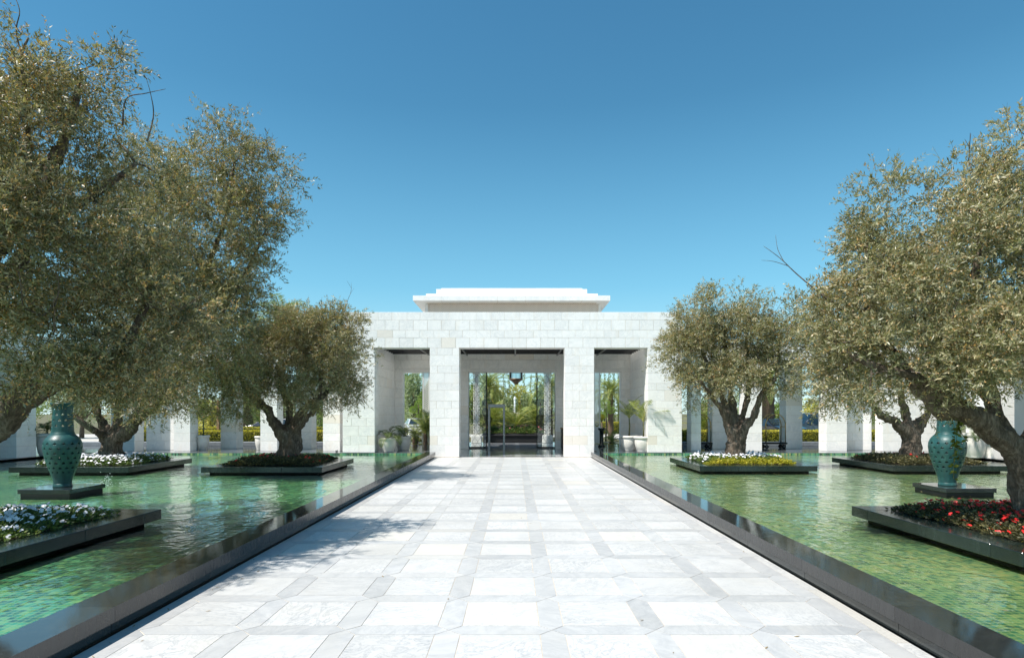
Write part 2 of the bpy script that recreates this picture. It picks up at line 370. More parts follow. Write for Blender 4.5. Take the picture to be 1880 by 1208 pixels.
def link(name, me, parent=None, loc=None):
    o = bpy.data.objects.new(name, me); COL.objects.link(o)
    if parent is not None: o.parent = parent
    if loc is not None: o.location = loc
    return o
def tag(o, label=None, cat=None, group=None, kind=None):
    if label: o['label'] = label
    if cat: o['category'] = cat
    if group: o['group'] = group
    if kind: o['kind'] = kind
    return o
def thing(name, label, cat, loc=(0,0,0), rz=0, group=None):
    o = bpy.data.objects.new(name, None); COL.objects.link(o); o.location = loc; o.rotation_euler = (0, 0, rz)
    return tag(o, label, cat, group)
def struct(o): o['kind'] = 'structure'; return o
def copy_tree(o, loc=None, rz=None, label=None, group=None, parent=None):
    c = o.copy(); COL.objects.link(c)
    if parent is not None: c.parent = parent
    if loc is not None: c.location = loc
    if rz is not None: c.rotation_euler = (0, 0, rz)
    if label: c['label'] = label
    if group: c['group'] = group
    for ch in o.children: copy_tree(ch, parent=c)
    return c
def npmesh(name, V, Fq, mats, tone=None, smooth=False, mi=None, nv=4):
    "fast mesh of equal polygons from numpy arrays"
    me = bpy.data.meshes.new(name); nf = len(Fq)
    me.vertices.add(len(V)); me.vertices.foreach_set('co', np.asarray(V, np.float32).ravel())
    me.loops.add(nf*nv); me.loops.foreach_set('vertex_index', np.asarray(Fq, np.int32).ravel())
    me.polygons.add(nf); me.polygons.foreach_set('loop_start', np.arange(0, nf*nv, nv, dtype=np.int32))
    me.polygons.foreach_set('loop_total', np.full(nf, nv, np.int32))
    if mi is not None: me.polygons.foreach_set('material_index', np.asarray(mi, np.int32))
    for m in (mats if isinstance(mats, (list, tuple)) else [mats]): me.materials.append(m)
    me.update(calc_edges=True)
    if tone is not None:
        a = me.attributes.new('tone', 'FLOAT', 'FACE'); a.data.foreach_set('value', np.asarray(tone, np.float32))
    if smooth: me.polygons.foreach_set('use_smooth', np.ones(nf, bool))
    return me
def unit(a): return a/np.maximum(np.linalg.norm(a, axis=-1, keepdims=True), 1e-9)
def leaves(P, D, L, W, rng, flat=0.):
    "rhombic leaves at P along D; returns verts, faces"
    n = len(P); R = rng.normal(size=(n, 3)); R[:, 2] *= (1-flat)
    S = unit(np.cross(D, R)); 
    if flat: S[:, 2] *= (1-flat); S = unit(S)
    L = np.asarray(L).reshape(-1, 1); W = np.asarray(W).reshape(-1, 1)
    N = np.cross(D, S)
    mid = P + D*L*.45 + N*L*.05
    V = np.stack([P, mid + S*W*.5, P + D*L, mid - S*W*.5], 1).reshape(-1, 3)
    return V, np.arange(n*4).reshape(n, 4)

MESHC = {}
def block_mesh(w, d, h, mat, c=.005):
    k = (round(w, 2), round(d, 2), round(h, 3), mat.name)
    if k not in MESHC:
        b = MB(); b.cbox(-k[0]/2, k[0]/2, -k[1]/2, k[1]/2, 0, k[2], c); MESHC[k] = b.mesh('marble_block', mat)
    return MESHC[k]

def wall_blocks(parent, x0, x1, y0, y1, courses, bw=.56, along='x', gap=.007, mat=None, count=None, jitter=.002, phase=0.):
    "coursed ashlar blocks; courses = list of z edges (ascending)"
    mat = mat or M['wall']; n = 0
    a0, a1 = (x0, x1) if along == 'x' else (y0, y1)
    for ci in range(len(courses)-1):
        z0, z1 = courses[ci], courses[ci+1]
        L = a1-a0; k = max(1, round(L/bw)); w = L/k
        cuts = [a0 + i*w for i in range(k+1)]
        if (ci % 2) and k > 1:
            cuts = [a0] + [a0 + (i+.5 + random.uniform(-.06, .06))*w for i in range(k)] + [a1]
            if cuts[1]-cuts[0] < .2: cuts.pop(1)
        elif (ci % 2) and L > .8: cuts = [a0, a0+L*(.38 + .2*((ci//2) % 2)), a1]
        for i in range(len(cuts)-1):
            ww = cuts[i+1]-cuts[i]-gap; cc = (cuts[i]+cuts[i+1])/2; j = random.uniform(-jitter, jitter)
            if along == 'x':
                me = block_mesh(ww, y1-y0, z1-z0-gap, mat); loc = (cc, (y0+y1)/2 + j, z0+gap/2)
            else:
                me = block_mesh(x1-x0, ww, z1-z0-gap, mat); loc = ((x0+x1)/2 + j, cc, z0+gap/2)
            link('marble_block', me, parent, loc); n += 1
    return n

# ================================================================== SETTING
# --- ground, with a hole for the sunken court
PL, PR = -16.9, 16.0               # outer pool edges
YB = 23.45                         # far pool edge
b = MB()
g0, g1, g2, g3 = -22, 21, -9, 29
for (xa, xb, ya, yb) in ((-900, g0, -900, 2500), (g1, 900, -900, 2500), (g0, g1, -900, g2), (g0, g1, 36, 2500)):
    b.add([(xa,ya,-.03),(xb,ya,-.03),(xb,yb,-.03),(xa,yb,-.03)], [(0,1,2,3)])
gr = struct(b.build('ground', M['ground'])); gr['label'] = 'earth of the garden round the court'

b = MB(); b.box(-60, -7.2, 33.4, 44, -.2, -.005); b.box(6.9, 60, 33.4, 44, -.2, -.005); b.box(-60, 60, 44, 50, -.2, -.005)
struct(b.build('driveway', M['drive']))
b = MB(); b.box(-22, -7.2, 29, 36, -.3, -.012); b.box(6.9, 21, 29, 36, -.3, -.012); b.box(-7.2, 6.9, 35.8, 44, -.3, -.01)
struct(b.build('garden_bed_soil', M['ground']))

# --- the marble walkway
X0, X1 = -3.09, 2.93
P = .811; NX = [-2.955 + P*i for i in range(8)]; NY = [4.766 - P*3 + P*k for k in range(0, 28)]
b = MB(); b.box(X0, X1, -9, 23.62, -.2, -.004)
path = struct(b.build('path', M['joint'])); path['label'] = 'white marble walkway with grey strip grid'
hw = .098; g = .003; ZT = 0.0
def slab_poly(xa, xb, ya, yb): return [(xa, ya), (xb, ya), (xb, yb), (xa, yb)]
def vstrip(x, ya, yb):   # runs away from the camera, pointed ends
    return [(x, ya+g), (x+hw-g, ya+hw+g), (x+hw-g, yb-hw-g), (x, yb-g), (x-hw+g, yb-hw-g), (x-hw+g, ya+hw+g)]
def hstrip(xa, xb, y):
    return [(xa+g, y), (xa+hw+g, y-hw+g), (xb-hw-g, y-hw+g), (xb-g, y), (xb-hw-g, y+hw-g), (xa+hw+g, y+hw-g)]
smesh = {}
def piece(kind, poly, cx, cy):
    if kind not in smesh:
        q = MB(); q.prism([(x-cx, y-cy) for x, y in poly], -.016, 0)
        smesh[kind] = q.mesh(kind, M['slab'] if 'slab' in kind else M['strip'])
    o = link('white_slab' if 'slab' in kind else 'grey_strip', smesh[kind], path, (cx, cy, random.uniform(-.0006, .0006)))
far = MB(); far_t = []
def farpiece(poly, mi):
    n0 = len(far.f); far.prism(poly, -.016, random.uniform(-.0004, .0004), mi); t = random.random(); far_t.extend([t]*(len(far.f)-n0))
pieces = []
for j in range(len(NY)-1):
    ya, yb = NY[j], NY[j+1]; yb2 = min(yb, 23.55)
    for i in range(8):
        pieces.append((ya, 'vstrip', vstrip(NX[i], ya, yb2), NX[i], (ya+yb2)/2))
        if i < 7:
            pieces.append((ya, 'slab', slab_poly(NX[i]+hw+g, NX[i+1]-hw-g, ya+hw+g, yb2-hw-g), (NX[i]+NX[i+1])/2, (ya+yb2)/2))
            pieces.append((ya, 'hstrip', hstrip(NX[i], NX[i+1], ya), (NX[i]+NX[i+1])/2, ya))
cnt = 0
for (ya, kind, poly, cx, cy) in pieces:
    # clip the first vertical strip to the kerb, square off the last beside the border stones
    poly = [(max(x, X0+.002), y) for x, y in poly]
    if kind == 'vstrip' and abs(cx-NX[7]) < .01: kind = 'vstrip_edge'; poly = [(cx, cy*2-poly[3][1]), (cx+hw-g, cy*2-poly[3][1]), (cx+hw-g, poly[3][1]), (cx, poly[3][1]), poly[4], poly[5]]
    if kind == 'vstrip' and abs(cx-NX[0]) < .01: poly = [(cx, poly[0][1]), poly[1], poly[2], (cx, poly[3][1]), (X0+.002, poly[3][1]), (X0+.002, poly[0][1])]
    if 3.0 < ya and cnt < 296 and not (kind != 'slab' and abs(cx-NX[0]) < .01):
        piece(kind, poly, cx, cy); cnt += 1
    else:
        farpiece(poly, 0 if kind == 'slab' else 1)
y = -9
while y < 23.5:      # plain border stones along the right kerb, and the paving behind the camera
    yy = min(y+1.35, 23.6); farpiece(slab_poly(NX[7]+hw+g+.0, X1-.002, y+g, yy-g), 0); y += 1.35
y = -9
while y < NY[0]-hw:
    yy = min(y+.8, NY[0]-hw)
    for i in range(7): farpiece(slab_poly(NX[i]+g, NX[i+1]-g, y+g, yy-g), 0)
    y += .8
me = far.mesh('paving', [M['slab_far'], M['strip_far']])
a = me.attributes.new('tone', 'FLOAT', 'FACE'); a.data.foreach_set('value', far_t)
o = link('paving', me, path); o['kind'] = 'stuff'

# --- kerbs of black granite beside the walkway
def kerb(side, xa, xo, label):
    # xa: walkway edge, xo: outer (pool) edge
    s = 1 if xo > xa else -1
    lo, hi = sorted((xa + s*.045, xo - s*.0)); q = MB(); q.box(lo, hi, -9, 23.3, -.35, .092)
    k = struct(q.build('kerb', M['dark'])); k['label'] = label
    y = -9.0; L = 1.52
    while y < 23.4:
        y2 = min(y+L, 23.45); q = MB()
        lo, hi = sorted((xa, xo + s*.012)); q.box(lo, hi, y+.0015, y2-.0015, .095, .212)
        q.mi = [0]*len(q.mi)
        # side face of the cap is weathered, the top polished
        for fi, f in enumerate(q.f):
            c = sum(q.v[i][2] for i in f)/len(f)
            q.mi[fi] = 0 if c > .2115 else 1
        q.build('cap_slab', [M['granite'], M['granite_side']], k)
        q = MB(); lo, hi = sorted((xa + s*.03, xa + s*.044)); q.box(lo, hi, y+.003, y2-.003, 0.001, .09)
        q.build('plinth_slab', M['granite'], k); y += L
    return k
kerb('l', X0, -3.43, 'black granite kerb left of the walkway')
kerb('r', X1, 3.27, 'black granite kerb right of the walkway')

# --- pools
WZ = .115
for side, xa, xb, wm, fm in (('left', PL, -3.42, M['water_left'], M['mosaic_left']), ('right', 3.26, PR, M['water_right'], M['mosaic_right'])):
    q = MB(); q.box(xa-.2, xb, -9, YB+.1, -.6, .065); struct(q.build('pool_floor', fm))
    q = MB(); q.add([(xa-.05,-9,WZ),(xb+.05,-9,WZ),(xb+.05,YB+.05,WZ),(xa-.05,YB+.05,WZ)], [(0,1,2,3)]); struct(q.build('water', wm))
    q = MB(); q.box(xa+.1, xb-.1, YB-.02, YB+.2, -.3, .168); struct(q.build('pool_wall', M['mosaic_left']))
q = MB(); q.box(PL-.25, PL, -9, YB+.2, -.3, .168); struct(q.build('pool_wall', M['mosaic_left']))
q = MB(); q.box(PR, PR+.25, -9, YB+.2, -.3, .168); struct(q.build('pool_wall', M['mosaic_left']))
# gallery floors (polished) behind and beside the pools
GZ = .18
q = MB(); q.box(-22, -3.42, YB, 30, -.4, GZ); q.box(-22, PL+.0, -9, YB, -.4, GZ); struct(q.build('gallery_floor', M['gallery']))
q = MB(); q.box(3.27, 21, YB, 30, -.4, GZ); q.box(PR, 21, -9, YB, -.4, GZ); struct(q.build('gallery_floor', M['gallery']))
q = MB(); q.box(-3.41, 3.26, 23.63, 35.8, -.4, .003); q.box(-7.2, -3.42, 30.01, 35.8, -.4, .003); q.box(3.27, 6.9, 30.01, 35.8, -.4, .003); struct(q.build('hall_floor', M['hall_floor']))

# ================================================================== PORTAL BUILDING
FY = 23.6; SCL = F/FY
zy = lambda y: EYE + (VY - y)/SCL
xf = lambda p: (p - VX)/SCL
bandz = sorted(zy(v) for v in (573, 588, 606.5, 620, 638.5))
pierz = sorted(zy(v) for v in (638.5, 652.6, 671.4, 684.8, 704, 716.7, 736, 749.8, 768, 782, 800, 816.5)); pierz[0:0] = []
bld = thing('entrance_portal', 'white marble entrance portal with three tall openings at the end of the walkway', 'building')
TH = .62
XL = xf(629); XR = xf(1252)
# top band
wall_blocks(bld, XL, XR, FY, FY+TH, bandz, bw=.56)
# piers
for (a_, c_, base) in ((xf(789), xf(843), 0.002), (xf(1036.5), xf(1091), 0.002), (XL, xf(688), GZ+.002), (xf(1189), XR, GZ+.002)):
    wall_blocks(bld, a_, c_, FY, FY+TH, [base]+pierz, bw=.6 if base < .1 else .64)
# dark mortar core and side returns
q = MB()
for (a_, c_, base) in ((xf(789), xf(843), 0.0), (xf(1036.5), xf(1091), 0.0), (XL, xf(688), GZ), (xf(1189), XR, GZ)):
    q.box(a_+.012, c_-.012, FY+.012, FY+TH-.012, base, bandz[0]-.01)
q.box(XL+.012, XR-.012, FY+.012, FY+TH-.012, bandz[0]+.012, bandz[-1]-.012)
q.build('mortar_core', M['joint'], bld)
# flanking return walls of the hall, flat roof left open above an added translucent ceiling
HB = 29.1
q = MB()
q.box(XL+.02, -5.6, FY+TH+.002, HB+.5, 4.78, bandz[-1]-.05); q.box(5.35, XR-.02, FY+TH+.002, HB+.5, 4.78, bandz[-1]-.05)
q.box(-5.598, 5.348, HB-.3, HB+.5, 4.78, bandz[-1]-.05); q.build('roof_slab', M['plaster'], bld)
q = MB(); q.box(-5.78, 5.5, FY+TH+.004, HB-.004, 4.60, 4.605); q.build('ceiling', M['added_light_panel'], bld)  # translucent sheet added to brighten the hall from above
for i in range(10):
    q = MB(); yy = FY+TH+.16+i*.47; q.box(-5.78, 5.5, yy, yy+.03, 4.50, 4.598); q.build('ceiling_louvre', M['louvre'], bld)
for xx in (-4.1, -2.3, 0, 2.0, 3.9):
    q = MB(); q.box(xx-.03, xx+.03, FY+TH+.1, HB-.1, 4.455, 4.5); q.build('ceiling_rail', M['steel'], bld)
# attic with deep eave and stepped cap
def tier(name, x0, x1, y0, y1, z0, z1, bw=.9):
    q = MB(); q.box(x0+.012, x1-.012, y0+.012, y1, z0+.002, z1-.006); q.build('mortar_core', M['joint'], bld)
    n = max(1, round((x1-x0)/bw)); w = (x1-x0)/n
    for i in range(n):
        link(name, block_mesh(w-.008, .5, z1-z0, M['wall']), bld, (x0+w*(i+.5), y0+.25, z0))
    link(name, block_mesh(.5, (y1-y0)-.51, z1-z0, M['wall']), bld, (x0+.25, y0+.505+(y1-y0-.51)/2, z0))
    link(name, block_mesh(.5, (y1-y0)-.51, z1-z0, M['wall']), bld, (x1-.25, y0+.505+(y1-y0-.51)/2, z0))
q = MB(); q.box(-3.83, 3.64, 26.25, 29.8, bandz[-1]-.06, 6.438); q.build('attic_wall', M['chevron'], bld)
for xx in (-3.9, 3.60):
    q = MB(); q.box(xx, xx+.12, 26.2, 26.3, bandz[-1]-.05, 6.438); q.build('attic_corner', M['wall'], bld)
tier('eave_slab', -4.31, 4.0, 25.5, 30.6, 6.44, 6.655, 1.25)
tier('cap_step', -3.83, 3.55, 26.0, 30.2, 6.657, 6.83, 1.1)
tier('cap_step', -3.44, 3.13, 26.35, 29.9, 6.832, 7.10, .8)
tier('cap_step', -3.26, 2.95, 26.7, 29.6, 7.102, 7.21, 1.0)

# inner (back) wall of the hall
zc = [0.004+.41*i for i in range(0, 11)] + [4.597]
bw = thing('hall_back_wall', 'shaded marble back wall of the entrance hall with door opening', 'wall')
def bx2x(p): return (p-VX)*HB/F
segs = [(-6.2, -5.39, 0), (-3.6, bx2x(860), 0), (bx2x(1020), 3.55, 0), (5.06, 5.92, 0)]
for (a_, c_, _) in segs: wall_blocks(bw, a_, c_, HB, HB+.45, [GZ+.003 if (a_ < -3.7 or a_ > 3.9) else .006]+[z for z in zc[1:] if z < 3.9]+[], bw=.66)
za = [z for z in zc[1:] if z < 3.9][-1]
wall_blocks(bw, -6.2, 5.92, HB, HB+.45, [za+.16, 4.28, 4.597], bw=.66)
q = MB(); q.box(-6.18, 5.9, HB+.02, HB+.43, za+.0, za+.158); q.build('lintel', M['wall'], bw)
q = MB()
for (a_, c_, _) in segs: q.box(a_+.015, c_-.015, HB+.015, HB+.435, 0.004, za)
q.box(-5.76, 5.48, HB+.03, HB+.42, za+.17, 4.59); q.build('mortar_core', M['joint'], bw)
for nm, xx, x2, lb in (('hall_side_wall', -6.2, -5.785, 'shaded marble side wall left inside the entrance hall'), ('hall_side_wall', 5.505, 5.92, 'shaded marble side wall right inside the entrance hall')):
    sw = thing(nm, lb, 'wall')
    wall_blocks(sw, xx, x2, FY+TH+.01, HB-.003, [GZ+.003]+zc[1:], bw=1.2, along='y')
    q = MB(); q.box(xx+.015, x2-.015, FY+TH+.02, HB-.02, GZ, 4.59); q.build('mortar_core', M['joint'], sw)

# ---- colonnade pillars, each a stack of marble courses
def pillar(x0, x1, y0, y1, z0, z1, label, group, heights=None):
    cx, cy = (x0+x1)/2, (y0+y1)/2
    t = thing('marble_pillar', label, 'pillar', (cx, cy, z0), group=group)
    z = 0.0; i = 0; H = z1-z0
    q = MB(); q.box(x0-cx+.01, x1-cx-.01, y0-cy+.01, y1-cy-.01, 0, H); q.build('mortar_core', M['joint'], t)
    w_, d_ = x1-x0, y1-y0
    while z < H-.05:
        h = min((.40, .33)[i % 2], H-z)
        if H-z-h < .12: h = H-z
        if w_ > 1.0 and i % 2:
            k = .42
            link('marble_block', block_mesh(w_*k-.006, d_, h-.007, M['wall']), t, (-w_/2+w_*k/2, 0, z+.002))
            link('marble_block', block_mesh(w_*(1-k)-.006, d_, h-.007, M['wall']), t, (-w_/2+w_*k+w_*(1-k)/2, 0, z+.002))
        elif d_ > 1.6:
            n = round(d_/.8)
            for k in range(n): link('marble_block', block_mesh(w_, d_/n-.006, h-.007, M['wall']), t, (0, -d_/2+d_/n*(k+.5), z+.002))
        elif w_ > 1.0:
            n = max(2, round(w_/.8))
            for k in range(n): link('marble_block', block_mesh(w_/n-.006, d_, h-.007, M['wall']), t, (-w_/2+w_/n*(k+.5), 0, z+.002))
        else:
            link('marble_block', block_mesh(w_, d_, h-.007, M['wall']), t, (0, 0, z+.002))
        z += h; i += 1
    return t
CR = 3.75     # soffit of the colonnade roof
GF = 'sunlit pillars along the pool edge'; GB = 'shaded pillars in the second row of the gallery'
YF = 24.4
def fx(px, Y=YF): return (px-VX)*Y/F
pillar(fx(593), fx(624), YF, YF+.62, GZ, CR, 'sunlit marble pillar touching the left flank of the portal', GF)
pillar(fx(478), fx(509), YF, YF+.62, GZ, CR, 'sunlit marble pillar behind the trunk of the red-flower olive', GF)
pillar(fx(319), fx(349), YF, YF+.62, GZ, CR, 'sunlit marble pillar right of the shaded wall on the left', GF)
pillar(fx(204), fx(247), YF, YF+.62, GZ, CR, 'sunlit corner pillar behind the leftmost forked olive trunk', GF)
pillar(fx(249), fx(318), 25.1, 25.6, GZ, CR, 'shaded marble wall panel between the two left sunlit pillars', 'shaded wall panels of the gallery')
pillar(fx(405, 26.2), fx(434, 26.2), 26.2, 26.85, GZ, CR, 'shaded second-row pillar beside the black car at the left', GB)
pillar(fx(543, 26.2), fx(572, 26.2), 26.2, 26.85, GZ, CR, 'shaded second-row pillar nearest the portal on the left', GB)
pillar(fx(1269), fx(1287), YF, YF+.62, GZ, CR, 'narrow sunlit pillar beside the right flank of the portal', GF)
pillar(fx(1367), fx(1399), YF, YF+.62, GZ, CR, 'sunlit marble pillar right behind the yellow and white flower olive', GF)
pillar(fx(1517), fx(1555), YF, YF+.62, GZ, CR, 'sunlit marble pillar right of the dark van', GF)
pillar(fx(1556.5), fx(1619), 25.1, 25.6, GZ, CR, 'shaded marble wall panel left of the brightly lit forked trunk', 'shaded wall panels of the gallery')
pillar(fx(1308, 26.2), fx(1338, 26.2), 26.2, 26.85, GZ, CR, 'shaded second-row pillar nearest the portal on the right', GB)
pillar(fx(1443, 26.2), fx(1473, 26.2), 26.2, 26.85, GZ, CR, 'shaded second-row pillar between the luggage trolley and the dark van', GB)
# broad wall behind the right forked olive, and wings coming forward
pillar(fx(1620), fx(1766), YF, YF+.5, GZ, 4.1, 'broad brilliant white marble wall behind the right forked trunk', None)
GW = 'pillars of the side wings along the outer pool edges'
for k, Y in enumerate((20.6, 17.0, 13.4, 9.8, 6.2)):
    pillar(PL-.80, PL-.05, Y, Y+.85, GZ, CR, ['marble pillar of the left wing, just left of the pierced urn', 'second marble pillar of the left wing from the back', 'third marble pillar of the left wing', 'fourth marble pillar of the left wing', 'fifth marble pillar of the left wing'][k], GW)
    pillar(PR+.05, PR+.80, Y-.2, Y+1.0, GZ, CR, ['marble pillar of the right wing, just right of the pierced urn', 'second marble pillar of the right wing from the back', 'third marble pillar of the right wing', 'fourth marble pillar of the right wing', 'fifth marble pillar of the right wing'][k], GW)
# roofs
def roof(x0, x1, y0, y1, label):
    t = thing('gallery_roof', label, 'roof')
    q = MB(); q.box(x0, x1, y0, y1, CR+.06, CR+.72); q.build('roof_slab', M['plaster'], t)
    n = max(1, round((x1-x0)/.9)); w_ = (x1-x0)/n
    if y1-y0 < 5:
        for i in range(n):
            link('fascia_block', block_mesh(w_-.008, .12, .36, M['wall']), t, (x0+w_*(i+.5), y0-.062, CR+.0))
            link('fascia_block', block_mesh(w_-.008, .12, .34, M['wall']), t, (x0+w_*(i+.5), y0-.062, CR+.365))
roof(-17.5, XL-.004, YF+.1, 27.0, 'flat marble-faced roof over the left gallery')
roof(XR+.004, 16.7, YF+.1, 27.0, 'flat marble-faced roof over the right gallery')
roof(-20.5, PL-.1, -8, YF-.1, 'flat roof over the left side wing')
roof(PR+.1, 19.8, -8, YF-.1, 'flat roof over the right side wing')
# back walls of the wings
q = MB(); q.box(-20.6, -20.2, -8, 24, GZ, CR+.05); tag(q.build('wing_wall', M['plaster']), 'pale back wall of the left side wing', 'wall')
q = MB(); q.box(19.5, 19.9, -8, 24, GZ, CR+.05); tag(q.build('wing_wall', M['plaster']), 'pale back wall of the right side wing', 'wall')
# low grey wall behind the gallery
for xa, xb, lb in ((-22, -6.25, 'low grey stone wall behind the left gallery'), (5.95, 21, 'low grey stone wall behind the right gallery')):
    q = MB(); q.cbox(xa, xb, 28.6, 28.95, GZ, .36, .01); tag(q.build('low_wall', simple('grey_stone', (.2, .22, .24), .5)), lb, 'low wall')

# ================================================================== OLIVE TREES
def olive(label, base, limbs, lobes, nclump, twigs, lpt, leaf, seed, vox, group='olive trees standing in the granite planters', bare=0, clump_r=.34, tonebias=0., hang=0.1, TR=.68, mat='olive'):
    """limbs: list of [(point, radius)...]; lobes: (centre, (rx,ry,rz))"""
    rng = np.random.default_rng(seed); rnd = random.Random(seed)
    bx, by, bz = base
    t = thing('olive_tree', label, 'tree', base, group=group)
    O = Vector(base)
    # trunk: gnarled tubes fused by a voxel remesh
    q = MB(); fine = []
    for li, limb in enumerate(limbs):
        pts = []; rads = []
        P_ = [Vector(p) for p, r in limb]; R_ = [r for p, r in limb]
        for i in range(len(P_)-1):
            for k in range(5):
                u = k/5
                p0 = P_[max(i-1, 0)]; p1 = P_[i]; p2 = P_[i+1]; p3 = P_[min(i+2, len(P_)-1)]
                p = .5*((2*p1) + (p2-p0)*u + (2*p0-5*p1+4*p2-p3)*u*u + (3*p1-p0-3*p2+p3)*u**3)
                r = (R_[i]*(1-u) + R_[i+1]*u)*TR
                j = noise.noise_vector(p*1.9 + Vector((li*3.1, 0, 0)))*r*.35
                pts.append(p + j - O); rads.append(r*(1+.14*noise.noise(p*4.2)))
        pts.append(P_[-1]-O); rads.append(R_[-1]*TR)
        thr = vox*1.5; kk = next((i for i, r in enumerate(rads) if r < thr), len(rads))
        if kk > 2: q.tube(pts[:kk], rads[:kk], 12)
        if kk < len(rads): fine.append((pts[max(0, kk-2):], rads[max(0, kk-2):]))
    tmp = q.build('tmp', M['bark'])
    md = tmp.modifiers.new('r', 'REMESH'); md.mode = 'VOXEL'; md.voxel_size = vox
    dg = bpy.context.evaluated_depsgraph_get(); dg.update()
    me = bpy.data.meshes.new_from_object(tmp.evaluated_get(dg)); bpy.data.objects.remove(tmp)
    n = len(me.vertices); co = np.empty(n*3, np.float32); me.vertices.foreach_get('co', co); co = co.reshape(-1, 3)
    no = np.empty(n*3, np.float32); me.vertices.foreach_get('normal', no); no = no.reshape(-1, 3)
    amp = limbs[0][0][1]
    for i in range(n):
        p = Vector(co[i]); s_ = p.copy(); s_.z *= .35
        d = (noise.noise(s_*7.5)*.55 + abs(noise.noise(s_*15.))*.5 - .15)*amp*.26
        co[i] += no[i]*d
    me.vertices.foreach_set('co', co.ravel()); me.polygons.foreach_set('use_smooth', np.ones(len(me.polygons), bool)); me.update()
    me.name = 'trunk'; me.materials.clear(); me.materials.append(M['bark']); link('trunk', me, t)
    # clumps of foliage
    A = np.array([(c[0]-bx, c[1]-by, c[2]-bz) for c, r in lobes]); Rr = np.array([r for c, r in lobes])
    wgt = (Rr[:, 0]*Rr[:, 1]*Rr[:, 2])**(2/3); wgt = wgt/wgt.sum()
    idx = rng.choice(len(lobes), nclump, p=wgt)
    d = unit(rng.normal(size=(nclump, 3)))
    rad = .48 + .5*rng.random(nclump)**.6
    C = A[idx] + d*Rr[idx]*rad[:, None]
    # skeleton for the branches
    SK = []; 
    for limb in limbs:
        for i in range(len(limb)-1):
            a_, r0 = limb[i]; c_, r1 = limb[i+1]
            for k in range(4):
                if i == 0 and len(limb) > 3: continue
                SK.append((Vector(a_).lerp(Vector(c_), (k+1)/4)-O, r0+(r1-r0)*(k+1)/4))
    SKp = np.array([s[0] for s in SK]); SKr = np.array([s[1] for s in SK])
    q = MB()
    for fp, fr_ in fine: q.tube(fp, fr_, 7)
    order = np.argsort(((C[:, None, :]-SKp[None])**2).sum(2).min(1))
    pts_l = list(SKp); rad_l = list(SKr)
    for ci in order:
        c = C[ci]; arr = np.array(pts_l); dd = ((arr-c)**2).sum(1) + (arr[:, 2] > c[2]+.3)*2.
        k = int(np.argmin(dd)); s0 = Vector(arr[k]); r0 = min(rad_l[k]*.7, .014 + .018*math.sqrt(dd[k])); c = Vector(c)
        mid = s0.lerp(c, .5) + Vector((rnd.uniform(-.1, .1), rnd.uniform(-.1, .1), rnd.uniform(0, .16)))*(c-s0).length
        q.tube([s0, s0.lerp(mid, .5), mid, mid.lerp(c, .55), c], [r0, r0*.85, r0*.7, r0*.5, max(.004, r0*.3)], 5, cap=False)
        pts_l += [np.array(mid), np.array(mid.lerp(c, .55))]; rad_l += [r0*.7, r0*.5]
    for k in range(bare):      # bare twigs sticking out of the crown
        li = rng.integers(len(lobes)); dv = unit(np.array([rng.normal(), rng.normal(), abs(rng.normal())*1.2]))
        s1 = A[li] + dv*Rr[li]*.85; s0 = Vector(pts_l[int(np.argmin(((np.array(pts_l)-s1)**2).sum(1)))]); q.tube([s0, Vector(s1)], [.009, .007], 4, cap=False); s0 = Vector(s1); L = rnd.uniform(.3, .75); dv = Vector(dv)
        p = s0; d0 = (dv + Vector((rnd.uniform(-.4, .4), rnd.uniform(-.4, .4), .4))).normalized(); pl = [p]
        for m in range(4):
            d0 = (d0 + Vector((rnd.uniform(-.3, .3), rnd.uniform(-.3, .3), rnd.uniform(-.2, .3)))).normalized(); p = p + d0*L/4; pl.append(p)
            if m in (1, 2): q.tube([p, p + (d0+Vector((rnd.uniform(-1, 1), rnd.uniform(-1, 1), rnd.uniform(0, .8)))).normalized()*L*.35], [.004, .002], 3, cap=False)
        q.tube(pl, [.007, .006, .005, .004, .002], 4, cap=False)
    q.build('branches', M['bark'], t)
    # twigs
    nt_ = nclump*twigs; ti = np.repeat(np.arange(nclump), twigs)
    sz = rng.uniform(.6, 1.35, nclump)[ti]*clump_r
    off = rng.normal(size=(nt_, 3)); off = unit(off)*(rng.random(nt_)**.45)[:, None]*sz[:, None]*np.array([1.15, 1.15, .85])
    TP = C[ti] + off
    out = unit((TP-A[idx][ti])/Rr[idx][ti])
    TD = unit(out*.55 + unit(off)*.5 + rng.normal(size=(nt_, 3))*.45 + np.array([0, 0, .22-hang]))
    TL = rng.uniform(.12, .32, nt_)*(leaf/.06)**.6
    # leaves along twigs
    li = np.repeat(np.arange(nt_), lpt); nl = len(li)
    u = rng.random(nl)
    droop = np.zeros((nl, 3)); droop[:, 2] = -.05*u*u
    LP = TP[li] + TD[li]*(TL[li]*u)[:, None] + droop + rng.normal(size=(nl, 3))*.008
    side = unit(np.cross(TD[li], rng.normal(size=(nl, 3))))
    LD = unit(TD[li]*.75 + side*.85 + rng.normal(size=(nl, 3))*.15)
    L = rng.uniform(.65, 1.25, nl)*leaf; W = L*rng.uniform(.20, .28, nl)
    ctone = np.clip(rng.normal(.42, .17, nclump), .05, .75)[ti][li]
    tone = np.clip(ctone + rng.normal(0, .15, nl) + tonebias, 0, .77)
    br = rng.random(nl); twb = rng.random(nt_)[li]
    och = (br < .13) | ((twb < .28) & (br < .6))
    tone[och] = rng.uniform(.80, .97, och.sum()); L[och] *= .55; W[och] *= .9
    V, Fq = leaves(LP, LD, L, W, rng)
    # twig slivers
    sdv = unit(np.cross(TD, rng.normal(size=(nt_, 3))))*.0022*(leaf/.06)
    E = TP + TD*TL[:, None]
    V2 = np.stack([TP-sdv, TP+sdv, E+sdv*.4, E-sdv*.4], 1).reshape(-1, 3)
